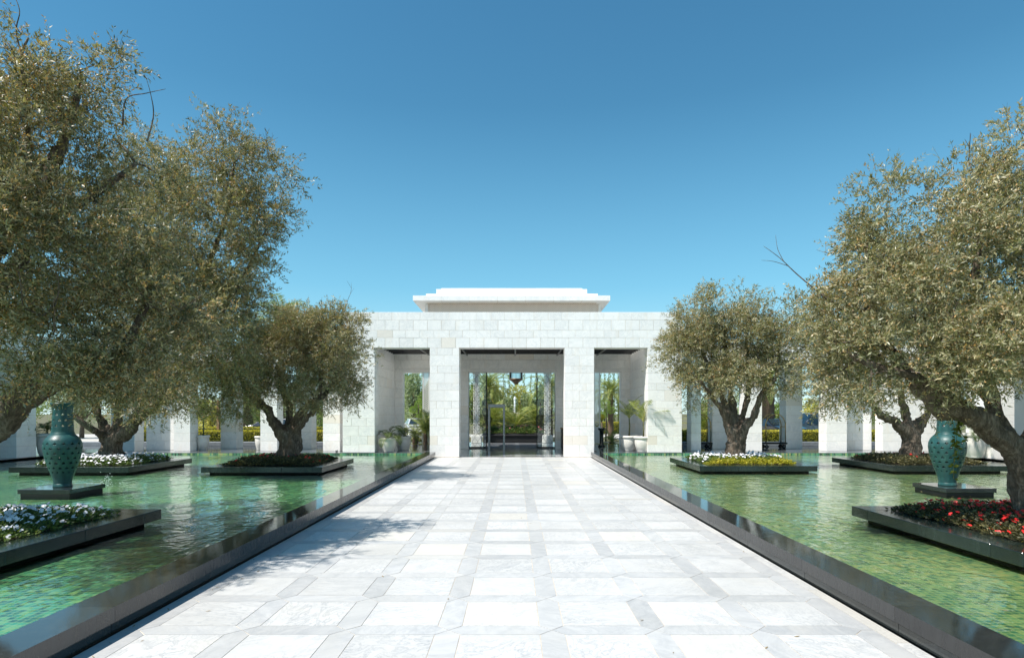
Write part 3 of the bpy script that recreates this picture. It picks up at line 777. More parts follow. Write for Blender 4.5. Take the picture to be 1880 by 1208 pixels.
    V = np.concatenate([V, V2]); Fq = np.concatenate([Fq, np.arange(nt_*4).reshape(-1, 4)+nl*4])
    tone = np.concatenate([tone, np.full(nt_, 1.)])
    link('crown', npmesh('crown', V, Fq, M[mat], tone), t)
    return t

def LB(px, py, Y, rx, rz, ry=None):
    k = Y/F
    return (tuple(at(px, py, Y)), (rx*k, (ry if ry else (rx+rz)/2*k), rz*k))
def LM(Y, *pts):
    "limb: (px, py, radius px, dY)"
    return [(at(px, py, Y+dy), r*Y/F) for px, py, r, dy in pts]

PT = .30    # planter top
# near left
olive('largest olive tree, its dense crown filling the upper left corner', (-6.6, 7.0, PT+.02),
    [[((-6.62, 7.0, PT-.02), .36), ((-6.55, 7.0, .75), .27), ((-6.35, 6.95, 1.2), .24), (at(0, 762, 6.9), .21), (at(55, 724, 6.9), .16), (at(125, 692, 7.0), .11), (at(215, 650, 7.2), .07), (at(270, 560, 7.3), .04)],
     [((-6.5, 7.0, 1.0), .22), ((-6.7, 7.1, 1.8), .17), (at(-40, 520, 7.2), .12), (at(60, 380, 7.2), .09), (at(120, 250, 7.2), .06), (at(150, 140, 7.2), .03)],
     [((-6.6, 7.0, 1.3), .18), ((-7.2, 7.2, 2.2), .12), ((-8.0, 7.4, 3.2), .07)],
     [(at(-20, 560, 7.2), .10), (at(90, 420, 7.3), .07), (at(190, 345, 7.4), .05), (at(250, 300, 7.5), .03)],
     [(at(60, 380, 7.2), .06), (at(45, 180, 7.1), .045), (at(38, 110, 7.0), .02), (at(52, 70, 7.0), .012)],
     [(at(60, 160, 7.0), .018), (at(34, 130, 7.0), .013), (at(22, 92, 6.9), .010), (at(4, 66, 6.9), .006)], [(at(45, 120, 7.0), .012), (at(30, 60, 7.0), .009), (at(36, 22, 7.0), .006), (at(26, -8, 7.0), .004)], [(at(36, 60, 7.0), .007), (at(18, 30, 7.0), .005), (at(4, 12, 7.0), .003)],
     [(at(225, 230, 7.3), .014), (at(232, 182, 7.3), .009), (at(268, 172, 7.3), .006), (at(304, 164, 7.3), .003)], [(at(270, 260, 7.4), .012), (at(282, 212, 7.4), .008), (at(276, 170, 7.4), .005), (at(266, 138, 7.4), .002)]],
    [LB(30, 260, 7.1, 150, 150), LB(150, 190, 7.2, 70, 85), LB(165, 100, 7.2, 42, 48), LB(225, 270, 7.4, 75, 70), LB(10, 130, 7.1, 60, 70), LB(60, 460, 6.9, 200, 150), LB(220, 420, 7.4, 110, 120),
     LB(200, 590, 7.0, 160, 100), LB(30, 620, 6.5, 160, 95), LB(285, 520, 7.8, 70, 90), LB(130, 690, 6.6, 110, 48), LB(250, 690, 7.0, 90, 45), LB(-170, 250, 7.2, 200, 200), LB(-220, 520, 7.0, 220, 190), LB(-60, 430, 8.6, 220, 200), LB(-80, 420, 5.9, 130, 150), ((-5.95, 5.2, 4.5), (1.0, 1.0, .8)), ((-5.6, 6.0, 5.2), (.9, .9, .7))],
    520, 30, 17, .062, 3, .035, bare=26, clump_r=.255, TR=.85, tonebias=-.06)
# far left forked
olive('tall forked olive tree rising from the white-flower planter behind the left urn', (-11.55, 17.4, PT+.02),
    [LM(17.4, (208, 848, 34, 0), (209, 825, 26, 0), (212, 808, 22, 0), (232, 795, 17, -.1), (254, 765, 14, -.3), (290, 742, 11, -.8), (330, 690, 9, -1.6), (352, 610, 8, -2.3), (375, 510, 6, -2.8), (415, 400, 4, -3.3), (430, 300, 2.5, -3.5)),
     LM(17.4, (208, 840, 24, 0), (204, 808, 18, .1), (190, 780, 12, .2), (178, 752, 10, .2), (172, 700, 7, .2), (200, 620, 4, .2)),
     LM(17.4, (206, 830, 22, 0), (210, 795, 13, 0), (218, 765, 10, .1), (212, 738, 9, .2), (225, 700, 7, .2), (260, 620, 4, .2)),
     LM(17.4, (204, 820, 18, 0), (190, 803, 11, -.2), (165, 785, 8, -.5), (140, 768, 6, -.7), (110, 740, 4, -.8)),
     LM(15.3, (340, 660, 7, 0), (390, 600, 5, -.4), (440, 520, 4, -.8), (490, 420, 2.5, -1.2)),
     LM(16.2, (300, 735, 8, 0), (280, 640, 6, .2), (300, 520, 4, .4), (330, 400, 3, .4))],
    [LB(415, 275, 14, 62, 55), LB(455, 305, 14, 56, 50), LB(500, 318, 13.8, 30, 30), LB(375, 330, 14, 70, 55), LB(400, 390, 14, 120, 85), LB(470, 400, 13.8, 44, 70), LB(330, 450, 14.6, 130, 110), LB(440, 490, 14, 48, 60),
     LB(390, 560, 14.5, 100, 90), LB(300, 620, 16.4, 130, 80), LB(405, 630, 14.8, 58, 80), LB(340, 700, 15.6, 100, 55), LB(420, 715, 15.6, 48, 50), LB(200, 690, 17, 90, 50), LB(260, 735, 15.8, 55, 28), LB(130, 700, 17, 80, 45), LB(270, 320, 16.4, 70, 70), LB(260, 430, 16.6, 80, 80), LB(330, 540, 17, 90, 70), LB(240, 560, 16.8, 90, 80)],
    660, 26, 14, .085, 4, .06, bare=16, clump_r=.38, tonebias=-.04)
# planter L1
olive('rounded olive tree on the red-flower planter left of the walkway', (-6.62, 17.4, PT+.02),
    [LM(17.4, (529, 848, 34, 0), (528, 825, 25, 0), (524, 800, 22, 0), (510, 778, 15, 0), (488, 752, 12, -.1), (462, 726, 10, -.2), (446, 695, 7, -.3), (440, 650, 4, -.3)),
     LM(17.4, (535, 835, 24, 0), (538, 805, 19, 0), (540, 785, 15, .1), (552, 758, 11, .1), (570, 744, 9, .1), (600, 720, 7, .1), (625, 670, 4, .1)),
     LM(17.4, (528, 815, 18, 0), (528, 780, 10, .2), (532, 750, 8, .3), (520, 725, 7, .3), (512, 680, 5, .3), (520, 620, 3, .3)),
     LM(17.4, (542, 800, 13, 0), (556, 775, 9, -.2), (582, 745, 7, -.3), (590, 690, 5, -.3), (590, 620, 3, -.2))],
    [LB(600, 640, 17.4, 66, 68), LB(622, 588, 17.4, 40, 36), LB(560, 620, 17.5, 70, 58), LB(640, 660, 17.3, 44, 60), LB(520, 650, 17.4, 62, 66), LB(475, 660, 17.4, 44, 58), LB(500, 715, 17.0, 48, 40), LB(585, 705, 16.8, 62, 46), LB(640, 715, 17.2, 30, 36), LB(450, 700, 17.2, 36, 38), LB(500, 605, 17.6, 48, 34), LB(560, 660, 18.4, 90, 70)],
    330, 24, 13, .085, 5, .05, bare=18, clump_r=.28, tonebias=.13, mat='olive_green')
# planter R1
olive('rounded olive tree on the white and yellow flower planter right of the walkway', (6.4, 17.8, PT+.02),
    [LM(17.8, (1349, 848, 30, 0), (1349, 825, 21, 0), (1346, 800, 19, 0), (1338, 780, 14, 0), (1326, 752, 9, -.1), (1308, 730, 7, -.2), (1285, 700, 4, -.3)),
     LM(17.8, (1350, 830, 20, 0), (1345, 785, 14, .1), (1332, 745, 9, .1), (1318, 710, 7, .1), (1290, 650, 4, .1)),
     LM(17.8, (1348, 820, 19, 0), (1348, 780, 12, .2), (1342, 730, 9, .3), (1338, 690, 7, .3), (1325, 590, 3, .3)),
     LM(17.8, (1354, 830, 19, 0), (1357, 790, 12, .1), (1367, 755, 8, .1), (1375, 710, 7, .1), (1370, 620, 4, .1)),
     LM(17.8, (1356, 820, 17, 0), (1368, 785, 12, -.1), (1385, 762, 9, -.2), (1398, 722, 7, -.3), (1425, 690, 5, -.3), (1430, 620, 3, -.2))],
    [LB(1318, 575, 17.8, 52, 50), LB(1370, 590, 17.8, 56, 46), LB(1265, 610, 17.8, 42, 46), LB(1290, 650, 17.8, 62, 62), LB(1360, 640, 17.8, 70, 60), LB(1420, 620, 17.8, 50, 56), LB(1280, 705, 17.6, 46, 42), LB(1340, 690, 17.2, 56, 40), LB(1425, 680, 17.6, 48, 44), LB(1245, 650, 17.8, 34, 52), LB(1330, 640, 18.8, 90, 70)],
    300, 24, 13, .085, 6, .05, bare=18, clump_r=.28, tonebias=.11, mat='olive_green')
# planter R2
olive('olive tree with bright forked trunk behind the right urn', (11.55, 17.8, PT+.02),
    [LM(17.8, (1669, 848, 36, 0), (1670, 825, 25, 0), (1668, 805, 21, 0), (1655, 785, 15, 0), (1638, 768, 12, -.1), (1618, 762, 9, -.3), (1590, 730, 6, -.4), (1540, 680, 4, -.4)),
     LM(17.8, (1672, 820, 20, 0), (1676, 795, 15, 0), (1662, 765, 10, .2), (1656, 740, 9, .2), (1650, 690, 7, .2), (1620, 600, 4, .2)),
     LM(17.8, (1676, 815, 18, 0), (1684, 788, 15, 0), (1700, 764, 12, 0), (1716, 745, 10, 0), (1728, 710, 8, 0), (1720, 620, 4, 0))],
    [LB(1510, 650, 17.6, 62, 70), LB(1580, 600, 17.8, 90, 90), LB(1560, 700, 17.2, 66, 46), LB(1480, 600, 17.8, 40, 50), LB(1660, 640, 17.8, 90, 80), LB(1750, 640, 17.8, 90, 80), LB(1680, 560, 17.8, 120, 70)],
    260, 22, 12, .09, 7, .06, bare=8, clump_r=.40, tonebias=.09, mat='olive_green')
# near right
olive('large arching olive tree leaning over the red-flower planter at the right edge', (6.62, 7.6, PT+.02),
    [[((6.62, 7.6, PT-.02), .40), ((6.50, 7.6, .62), .28), ((6.33, 7.6, .95), .22), (at(1862, 828, 7.6), .21), (at(1825, 790, 7.55), .20), (at(1775, 758, 7.5), .19), (at(1725, 745, 7.5), .17), (at(1690, 715, 7.5), .13), (at(1640, 650, 7.5), .09), (at(1600, 560, 7.6), .06), (at(1590, 450, 7.7), .035)],
     [(at(1835, 800, 7.6), .16), (at(1820, 730, 7.7), .15), (at(1810, 660, 7.7), .12), (at(1790, 560, 7.7), .09), (at(1800, 430, 7.7), .06), (at(1830, 300, 7.7), .03)],
     [(at(1875, 860, 7.6), .2), (at(1905, 760, 7.8), .15), (at(1930, 640, 7.8), .1), (at(1950, 480, 7.8), .06)],
     [(at(1760, 750, 7.5), .12), (at(1700, 700, 7.3), .08), (at(1600, 670, 7.3), .06), (at(1520, 620, 7.4), .035)],
     [(at(1590, 600, 7.6), .03), (at(1520, 550, 7.7), .018), (at(1465, 505, 7.8), .010), (at(1432, 474, 7.8), .006), (at(1402, 452, 7.8), .003)],
     [(at(1440, 482, 7.8), .006), (at(1428, 458, 7.8), .004), (at(1424, 432, 7.8), .002)], [(at(1446, 488, 7.8), .006), (at(1420, 480, 7.8), .004), (at(1398, 478, 7.8), .002)]],
    [LB(1850, 300, 7.7, 70, 85), LB(1765, 355, 7.8, 70, 65), LB(1618, 375, 7.9, 42, 50), LB(1690, 420, 7.8, 110, 95), LB(1622, 470, 7.8, 58, 66), LB(1820, 500, 7.3, 130, 120), LB(1680, 560, 7.5, 130, 95), LB(1545, 590, 7.8, 68, 60), LB(1480, 590, 7.8, 30, 45),
     LB(1600, 660, 7.4, 110, 68), LB(1740, 660, 7.0, 110, 58), LB(1860, 640, 6.8, 105, 90), LB(1545, 700, 7.6, 58, 40), LB(1980, 420, 7.6, 150, 170), LB(2050, 620, 7.3, 150, 150), LB(1850, 520, 8.9, 190, 160), LB(1700, 740, 7.6, 36, 14)],
    400, 30, 17, .062, 8, .035, bare=14, clump_r=.25, tonebias=.09, TR=.72, mat='olive_green')

# ================================================================== PLANTERS AND FLOWER BEDS
def planter(x0, x1, y0, y1, ztop, label, group='black granite planters standing in the pools', cap=.145, over=.16, soil=True, name='planter'):
    t = thing(name, label, 'planter' if soil else 'pedestal', ((x0+x1)/2, (y0+y1)/2, -.2), group=group)
    ox, oy = (x0+x1)/2, (y0+y1)/2; dz = .2
    X = (x1-x0)/2; Y = (y1-y0)/2
    q = MB(); q.box(-X+over, X-over, -Y+over, Y-over, -.015, ztop+dz-cap+.002); q.build('plinth', M['dark'], t)
    rim = .42 if soil else 0
    def sl(a, b_, c, d, mat=None):
        q = MB(); q.cbox(a+.002, b_-.002, c+.002, d-.002, ztop+dz-cap, ztop+dz, .005); q.build('rim_slab', mat or M['granite_green'], t)
    if soil:
        n = 3
        for i in range(n):
            sl(-X+2*X/n*i, -X+2*X/n*(i+1), -Y, -Y+rim); sl(-X+2*X/n*i, -X+2*X/n*(i+1), Y-rim, Y)
        for i in range(2):
            L = (2*Y-2*rim)/2; sl(-X, -X+rim, -Y+rim+L*i, -Y+rim+L*(i+1)); sl(X-rim, X, -Y+rim+L*i, -Y+rim+L*(i+1))
        q = MB(); q.box(-X+rim, X-rim, -Y+rim, Y-rim, ztop+dz-.04, ztop+dz-.004); q.build('soil', M['soil'], t)
    else: sl(-X, X, -Y, Y, M['granite'])
    return t
def bed(x0, x1, y0, y1, z, n, lm, fm, nf, label, seed, hgt=.2, lsize=.055, fsize=.03, front=None, trunk=None):
    rng = np.random.default_rng(seed)
    # plants: small tufts of leaves forming an uneven mound
    def edge(P):
        u = np.minimum(np.minimum(P[:, 0]-x0, x1-P[:, 0]), np.minimum(P[:, 1]-y0, y1-P[:, 1]))
        return np.clip(u/.28, 0.05, 1)**.6
    nt_ = n//14; T = np.stack([rng.uniform(x0, x1, nt_), rng.uniform(y0, y1, nt_)], 1)
    e = edge(T); hh = e*hgt*(.65+.5*rng.random(nt_)); 
    li = np.repeat(np.arange(nt_), 14); nl = len(li)
    P = np.zeros((nl, 3)); r = rng.random(nl)*.09
    a = rng.random(nl)*6.283
    P[:, 0] = T[li, 0] + r*np.cos(a); P[:, 1] = T[li, 1] + r*np.sin(a)
    P[:, 2] = z + hh[li]*(1-(r/.1)**2*.5)*rng.uniform(.25, 1., nl)
    D = unit(np.stack([np.cos(a), np.sin(a), rng.uniform(.1, 1.1, nl)], 1))
    L = rng.uniform(.6, 1.3, nl)*lsize
    V, Fq = leaves(P, D, L, L*.5, rng, flat=.4)
    tt = np.clip(rng.normal(.5, .22, nt_)[li] + rng.normal(0, .15, nl), 0, 1); mi = np.zeros(nl, int)
    if front is not None:     # a front row of yellow-leaved plants
        m = (P[:, 1] < y0 + .34); P[m, 2] = z + (P[m, 2]-z)*.7; mi[m] = 2
    # blossoms: five-petal discs built as quads (two per blossom)
    T2 = np.stack([rng.uniform(x0, x1, nf), rng.uniform(y0, y1, nf)], 1); 
    keep = rng.random(nf) < .9
    e2 = edge(T2); C = np.stack([T2[:, 0], T2[:, 1], z + e2*hgt*rng.uniform(.75, 1.2, nf)+.012], 1)
    if front is not None: C = C[C[:, 1] > y0+.45]
    N = unit(np.stack([rng.normal(0, .5, len(C)), rng.normal(-.55, .4, len(C)), np.ones(len(C))], 1))
    U = unit(np.cross(N, rng.normal(size=N.shape))); Wv = np.cross(N, U)
    Vs = []; 
    for k in range(5):
        th = 2*math.pi*k/5
        dr = U*math.cos(th)+Wv*math.sin(th); sd_ = np.cross(N, dr); s_ = (fsize*rng.uniform(.8, 1.25, len(C)))[:, None]
        Vs.append(np.stack([C, C+dr*s_*.6+sd_*s_*.5+N*s_*.15, C+dr*s_*1.1, C+dr*s_*.6-sd_*s_*.5+N*s_*.15], 1))
    V2 = np.concatenate(Vs).reshape(-1, 3); n2 = len(V2)//4
    V = np.concatenate([V, V2]); Fq = np.concatenate([Fq, np.arange(n2*4).reshape(-1, 4)+nl*4])
    o = link('flower_bed', npmesh('flower_bed', V, Fq, [lm, fm, front or lm], np.concatenate([tt, np.full(n2, .5)]), mi=np.concatenate([mi, np.ones(n2, int)])))
    return tag(o, label, 'flowers', kind='stuff')
def pl_from(fl, fr, br, yf, yb):
    pass
rim = .40
def PB(x0, x1, y0, y1, label): planter(x0, x1, y0, y1, PT, label); return (x0+rim, x1-rim, y0+rim, y1-rim)
A1 = PB(-8.22, -5.05, 15.84, 18.95, 'black granite planter under the rounded olive left of the walkway')
A2 = PB(-13.25, -10.1, 15.84, 18.95, 'black granite planter of white flowers behind the left urn')
A3 = PB(-8.4, -5.19, 5.75, 8.9, 'near black granite planter with white flowers at the left edge')
B1 = PB(4.93, 8.08, 16.2, 19.35, 'black granite planter of white and yellow plants right of the walkway')
B2 = PB(10.1, 13.25, 16.2, 19.35, 'black granite planter behind the right urn')
B3 = PB(5.10, 8.3, 6.1, 9.2, 'near black granite planter with red flowers at the right edge')
bed(*A1, PT, 26000, M['darkbed'], M['petal_red'], 46, 'dark bronze bedding plants with a few red blossoms under the left olive', 21, hgt=.20, fsize=.035)
bed(*A2, PT, 22000, M['bedleaf'], M['petal_white'], 620, 'dense white blossoms round the forked trunk behind the left urn', 22, hgt=.20, fsize=.033)
bed(*A3, PT, 30000, M['bedleaf'], M['petal_white'], 700, 'white impatiens in the near left planter', 23, hgt=.15, fsize=.028, lsize=.045)
bed(*B1, PT, 22000, M['bedleaf'], M['petal_white'], 420, 'white blossoms edged by yellow-leaved plants under the right olive', 24, hgt=.2, fsize=.036, front=M['yellowleaf'])
bed(*B2, PT, 26000, M['darkbed'], M['petal_red'], 26, 'bronze-green bedding plants round the bright forked trunk', 25, hgt=.2, fsize=.034)
bed(*B3, PT, 42000, M['darkbed'], M['petal_red'], 400, 'scarlet impatiens over bronze leaves in the near right planter', 26, hgt=.17, fsize=.026, lsize=.05)

# ---- urns
planter(-9.42, -8.42, 11.46, 12.46, .26, 'square black granite pedestal under the left pierced urn', 'granite pedestals under the urns', cap=.08, over=.035, soil=False, name='urn_pedestal')
planter(8.28, 9.26, 11.65, 12.65, .26, 'square black granite pedestal under the right pierced urn', 'granite pedestals under the urns', cap=.08, over=.035, soil=False, name='urn_pedestal')
def urn_meshes():
    k = 11.95/F/4.645
    pr = [(1000, 84), (985, 84), (975, 78), (962, 80), (930, 88), (870, 112), (800, 140), (720, 164), (665, 172), (630, 168), (600, 155), (580, 138), (565, 120), (556, 108), (550, 104), (540, 104), (536, 98), (510, 97), (450, 92), (380, 87), (330, 91), (305, 97), (296, 99)]
    prof = [(r*k*.82, (1000-y)*k) for y, r in pr]
    zs = np.array([p[1] for p in prof]); rs = np.array([p[0] for p in prof])
    NT, NZ = 252, 176
    z = np.linspace(0, zs[-1], NZ); 
    rr = np.interp(z, zs, rs)
    rr = np.convolve(np.pad(rr, 2, 'edge'), [.1, .2, .4, .2, .1], 'valid')
    th = np.linspace(0, 2*np.pi, NT, endpoint=False)
    def mesh(sl, pierced):
        V = np.stack([np.outer(rr, np.cos(th)), np.outer(rr, np.sin(th)), np.repeat(z[:, None], NT, 1)], 2).reshape(-1, 3)
        fs = []
        for i in range(NZ-1):
            zm = (z[i]+z[i+1])/2; r = rr[i]
            if not sl(zm): continue
            row = None
            body = .14*1.5 < zm < (1000-596)*k; neck = (1000-515)*k < zm < (1000-325)*k
            ph = .095 if body else .11
            nn = 14 if body else 10
            for j in range(NT):
                hole = False
                if pierced and (body or neck):
                    z00 = .14 if body else (1000-515)*k+.02
                    rw = math.floor((zm-z00)/ph); zl = (zm-z00)-(rw+.5)*ph
                    tt = (th[j]/(2*math.pi)*nn + (.5 if rw % 2 else 0)) % 1 - .5
                    xl = tt*2*math.pi*r/nn
                    s = .0118 if body else .0105
                    if zm < .30 and body: s *= .55
                    for (ax, az) in ((0, 1.25*s), (-1.35*s, -.35*s), (1.35*s, -.35*s)):
                        if (xl-ax)**2+(zl-az)**2 < (1.02*s)**2: hole = True
                    if abs(xl) < .35*s and -2.*s < zl < 0: hole = True
                if hole: continue
                a_ = i*NT+j; b_ = i*NT+(j+1) % NT
                fs.append((a_, b_, b_+NT, a_+NT))
        me = npmesh('urn_part', V, np.array(fs), M['glaze'], smooth=True)
        tmp = link('tmp', me); md = tmp.modifiers.new('s', 'SOLIDIFY'); md.thickness = .014; md.offset = -1
        dg = bpy.context.evaluated_depsgraph_get(); dg.update()
        m2 = bpy.data.meshes.new_from_object(tmp.evaluated_get(dg)); bpy.data.objects.remove(tmp)
        bm = bmesh.new(); bm.from_mesh(m2); bmesh.ops.delete(bm, geom=[v for v in bm.verts if not v.link_faces], context='VERTS'); bm.to_mesh(m2); bm.free()
        return m2
    zc1 = (1000-972)*k; zc2 = (1000-556)*k; zc3 = (1000-538)*k
    return (mesh(lambda q: q < zc1, False), mesh(lambda q: zc1 <= q < zc2, True), mesh(lambda q: zc2 <= q < zc3, False), mesh(lambda q: q >= zc3, True), zs[-1], rs[-1])
uf, ub, uc, un, uh, ur = urn_meshes()
u = thing('pierced_urn', 'tall turquoise pierced urn on the left pedestal, shaded by the big olive', 'urn', (-8.92, 11.95, .262), 0, 'pierced turquoise urns')
for nm, me in (('foot', uf), ('body', ub), ('collar', uc), ('neck', un)): link(nm, me, u)
q = MB(); q.lathe([(ur-.02, uh-.02), (ur+.01, uh-.02), (ur+.016, uh), (ur+.01, uh+.018), (ur-.02, uh+.018), (ur-.022, uh-.02)], 48, cap=False); q.build('lip', M['glaze'], u)
copy_tree(u, (8.66, 12.15, .262), .9, 'tall turquoise pierced urn on the right pedestal, half hidden by a hanging vine', 'pierced turquoise urns')
# trailing vine from the right olive
rng = np.random.default_rng(5); vt = thing('hanging_vine', 'leafy vine hanging from the arching trunk in front of the right urn', 'vine', tuple(at(1755, 760, 7.5)))
q = MB(); Vl = []; 
for s_ in range(3):
    top = Vector((s_*.05-.05, 0, .02)); L = (.82, .55, .35)[s_]; pts = [top + Vector((math.sin(u_*5+s_)*.03+u_*.04, math.cos(u_*3)*.02, -L*u_)) for u_ in np.linspace(0, 1, 12)]
    q.tube(pts, .003, 4); 
    for m in range(int(60*L)):
        u_ = rng.random(); i = min(10, int(u_*11)); Vl.append(np.array(pts[i].lerp(pts[i+1], u_*11-i)))
q.build('stem', M['stem'], vt)
Vl = np.array(Vl); D = unit(rng.normal(size=Vl.shape)*np.array([1, .8, .5])+np.array([0, -.2, -.6])); Ls = rng.uniform(.045, .085, len(Vl))
V, Fq = leaves(Vl, D, Ls, Ls*.55, rng); link('leaves', npmesh('leaves', V, Fq, M['vineleaf'], rng.random(len(Vl))), vt)

# ================================================================== HALL CONTENTS
# sliding glass doors with lattice
def door(px0, px1, Y, label):
    x0, x1 = (px0-VX)*Y/F, (px1-VX)*Y/F; z1 = EYE+(VY-680)*Y/F
    t = thing('glass_door', label, 'door', ((x0+x1)/2, Y, .006), group='sliding glass doors of the hall')
    X = (x1-x0)/2; f = .045
    q = MB(); q.box(-X, -X+f, -.03, .03, 0, z1); q.box(X-f, X, -.03, .03, 0, z1); q.box(-X+f, X-f, -.03, .03, 0, f*1.5); q.box(-X+f, X-f, -.03, .03, z1-f, z1); q.build('frame', M['bronze'], t)
    q = MB(); q.box(-X+f, X-f, -.005, .005, f*1.5, z1-f); q.build('glass', M['glass'], t)
    q = MB(); n = 3; cw = (2*X-2*f)/n; chh = .235; rows = int((z1-.12)/chh)
    for i in range(n+1):
        for s in (-1, 1):
            pts = []
            for k in range(rows*6+1):
                zz = f*1.5 + k*chh/6; xx = -X+f+cw*i + s*cw*.5*(.5-.5*math.cos(math.pi*k/6))
                pts.append((xx, -.012, zz))
            seg_ = []
            for p in pts:
                if -X+f <= p[0] <= X-f and p[2] < z1-f: seg_.append(p)
                else:
                    if len(seg_) > 1: q.tube(seg_, .006, 4, smooth=False)
                    seg_ = []
            if len(seg_) > 1: q.tube(seg_, .006, 4, smooth=False)
    o = q.build('lattice', M['bronze'], t)
door(860, 894, 29.65, 'left glass sliding door with black frame and curved lattice')
door(985, 1020, 29.65, 'right glass sliding door with black frame and curved lattice')
# walk-through detector
x0, Y = hit(896.5, 825, .004); x1 = (927-VX)*Y/F; zt = EYE+(VY-742)*Y/F
t = thing('walk_through_detector', 'grey walk-through security gate standing in the hall doorway', 'security gate', ((x0+x1)/2, Y, .004))
X = (x1-x0)/2
for s in (-1, 1):
    q = MB(); q.cbox(min(s*X, s*(X-.085)), max(s*X, s*(X-.085)), -.28, .28, 0, zt-.17, .01); q.build('side_panel', M['steel'], t)
q = MB(); q.cbox(-X, X, -.28, .28, zt-.168, zt, .012); hd = q.build('header', M['steel'], t)
q = MB(); q.box(-X+.1, -X+.28, -.286, -.281, zt-.10, zt-.07); q.build('label_plate', M['lens'], hd)
# reception desk
x0, Y = hit(1026, 824, .004)
t = thing('reception_desk', 'dark reception desk with wooden top beside the right hall wall', 'desk', (x0+.55, 28.2, .004))
q = MB(); q.cbox(-.5, .6, -.35, .35, .08, .98, .01); q.build('body', M['deskdark'], t)
q = MB(); q.box(-.46, .56, -.31, .31, 0, .08); q.build('toe_kick', M['dark'], t)
q = MB(); q.cbox(-.53, .62, -.38, .38, .982, 1.03, .01); q.build('top', M['wood'], t)
for i in range(4):
    q = MB(); q.box(-.508, -.501, -.3, .3, .2+i*.18, .22+i*.18); q.build('slat', M['wood'], t)
q = MB(); q.cbox(-.4, 0, -.2, .2, 1.032, 1.27, .02); q.build('monitor_hood', M['wood'], t)
# hanging lantern beyond the door
Yl = 33.0; p0 = at(948, 760, Yl)
zb = EYE+(VY-712)*Yl/F; zt = EYE+(VY-668)*Yl/F; rr = 13*Yl/F*.95
t = thing('hanging_lantern', 'large glass and bronze lantern hanging beyond the hall doorway', 'lantern', (p0.x-.02, Yl, zb))
q = MB(); q.lathe([(rr*.15, .18), (rr*.3, .24), (rr*.6, .34), (rr, .44), (rr, .5)], 16); q.build('base', simple('aged_brass', (.16, .10, .06), .45, .5), t)
for i in range(12):
    a_ = 2*math.pi*i/12
    q = MB(); q.tube([(rr*math.cos(a_), rr*math.sin(a_), .5), (rr*math.cos(a_), rr*math.sin(a_), zt-zb)], .008, 5); q.build('rib', M['steel'], t)
q = MB(); q.lathe([(rr*.97, .5), (rr*.97, zt-zb)], 24, cap=False); q.build('shade', M['lanternglass'], t)
q = MB(); q.lathe([(rr, zt-zb), (rr*.3, zt-zb+.12), (.02, zt-zb+.16)], 16); q.tube([(0, 0, zt-zb+.15), (0, 0, 4.87-zb)], .015, 6); q.build('cap', M['bronze'], t)

# ---- portico beyond
pt = thing('rear_portico', 'pale stone beam and slats, left open for light, of the portico behind the hall', 'portico')
q = MB(); q.box(-6.5, 6.3, 34.6, 35.2, 4.04, 4.86); q.build('beam', M['plaster'], pt)
for i in range(6):  # solid roof opened into slats so sunlight gets in behind the hall
    q = MB(); q.box(-6.5, 6.3, 30.2+i*.8, 30.32+i*.8, 4.88, 5.05); q.build('opened_roof_slat', M['plaster'], pt)
def lcol(px, label, wpx=11, Y=35.0-.1):
    x = (px-VX)*Y/F; wd = wpx*Y/F/2
    t = thing('lattice_column', label, 'column', (x, Y, .004), group='pierced white columns of the rear portico')
    q = MB(); q.cbox(-wd-.12, wd+.12, -wd-.12, wd+.12, 0, .45, .03); q.build('base', M['pot'], t)
    q = MB(); q.box(-wd*.62, wd*.62, -wd*.62, wd*.62, .45, 4.03); q.build('shaft', M['plaster'], t)
    q = MB(); ch = .17; z = .46
    while z < 3.95:
        for sx, sy in ((1, 0), (0, 1)):
            for sgn in (-1, 1):
                for side in (-1, 1):
                    if sx: q.tube([(-wd*sgn, side*wd, z), (wd*sgn, side*wd, z+ch)], .014, 4, smooth=False)
                    else: q.tube([(side*wd, -wd*sgn, z), (side*wd, wd*sgn, z+ch)], .014, 4, smooth=False)
        z += ch
    q.build('lattice', M['pot'], t)
    q = MB(); q.cbox(-wd-.05, wd+.05, -wd-.05, wd+.05, 3.95, 4.035, .01); q.build('capital', M['pot'], t)
lcol(875, 'slim pierced white column left beyond the glass door')
lcol(1005, 'slim pierced white column right beyond the glass door')
def screen(px0, px1, label, Y=31.5):
    x0, x1 = (px0-VX)*Y/F, (px1-VX)*Y/F; zb = 1.0
    t = thing('lattice_screen', label, 'screen', ((x0+x1)/2, Y, .004), group='pierced white lattice screens')
    X = (x1-x0)/2
    q = MB(); q.cbox(-X-.04, X+.04, -.12, .12, 0, zb, .01); q.build('pedestal', M['plaster'], t)
    q = MB(); q.box(-X, -X+.05, -.04, .04, zb+.002, 4.8); q.box(X-.05, X, -.04, .04, zb+.002, 4.8); q.build('frame', M['plaster'], t)
    q = MB(); z = zb+.02; W2 = X-.05
    while z < 4.6:
        q.tube([(-W2, 0, z), (W2, 0, z+.22)], .022, 4, smooth=False); q.tube([(W2, 0, z), (-W2, 0, z+.22)], .022, 4, smooth=False); z += .11
    q.build('lattice', M['plaster'], t)
screen(776, 789, 'tall lattice screen seen in the left opening of the portal')
screen(1090, 1102, 'tall lattice screen seen in the right opening of the portal')

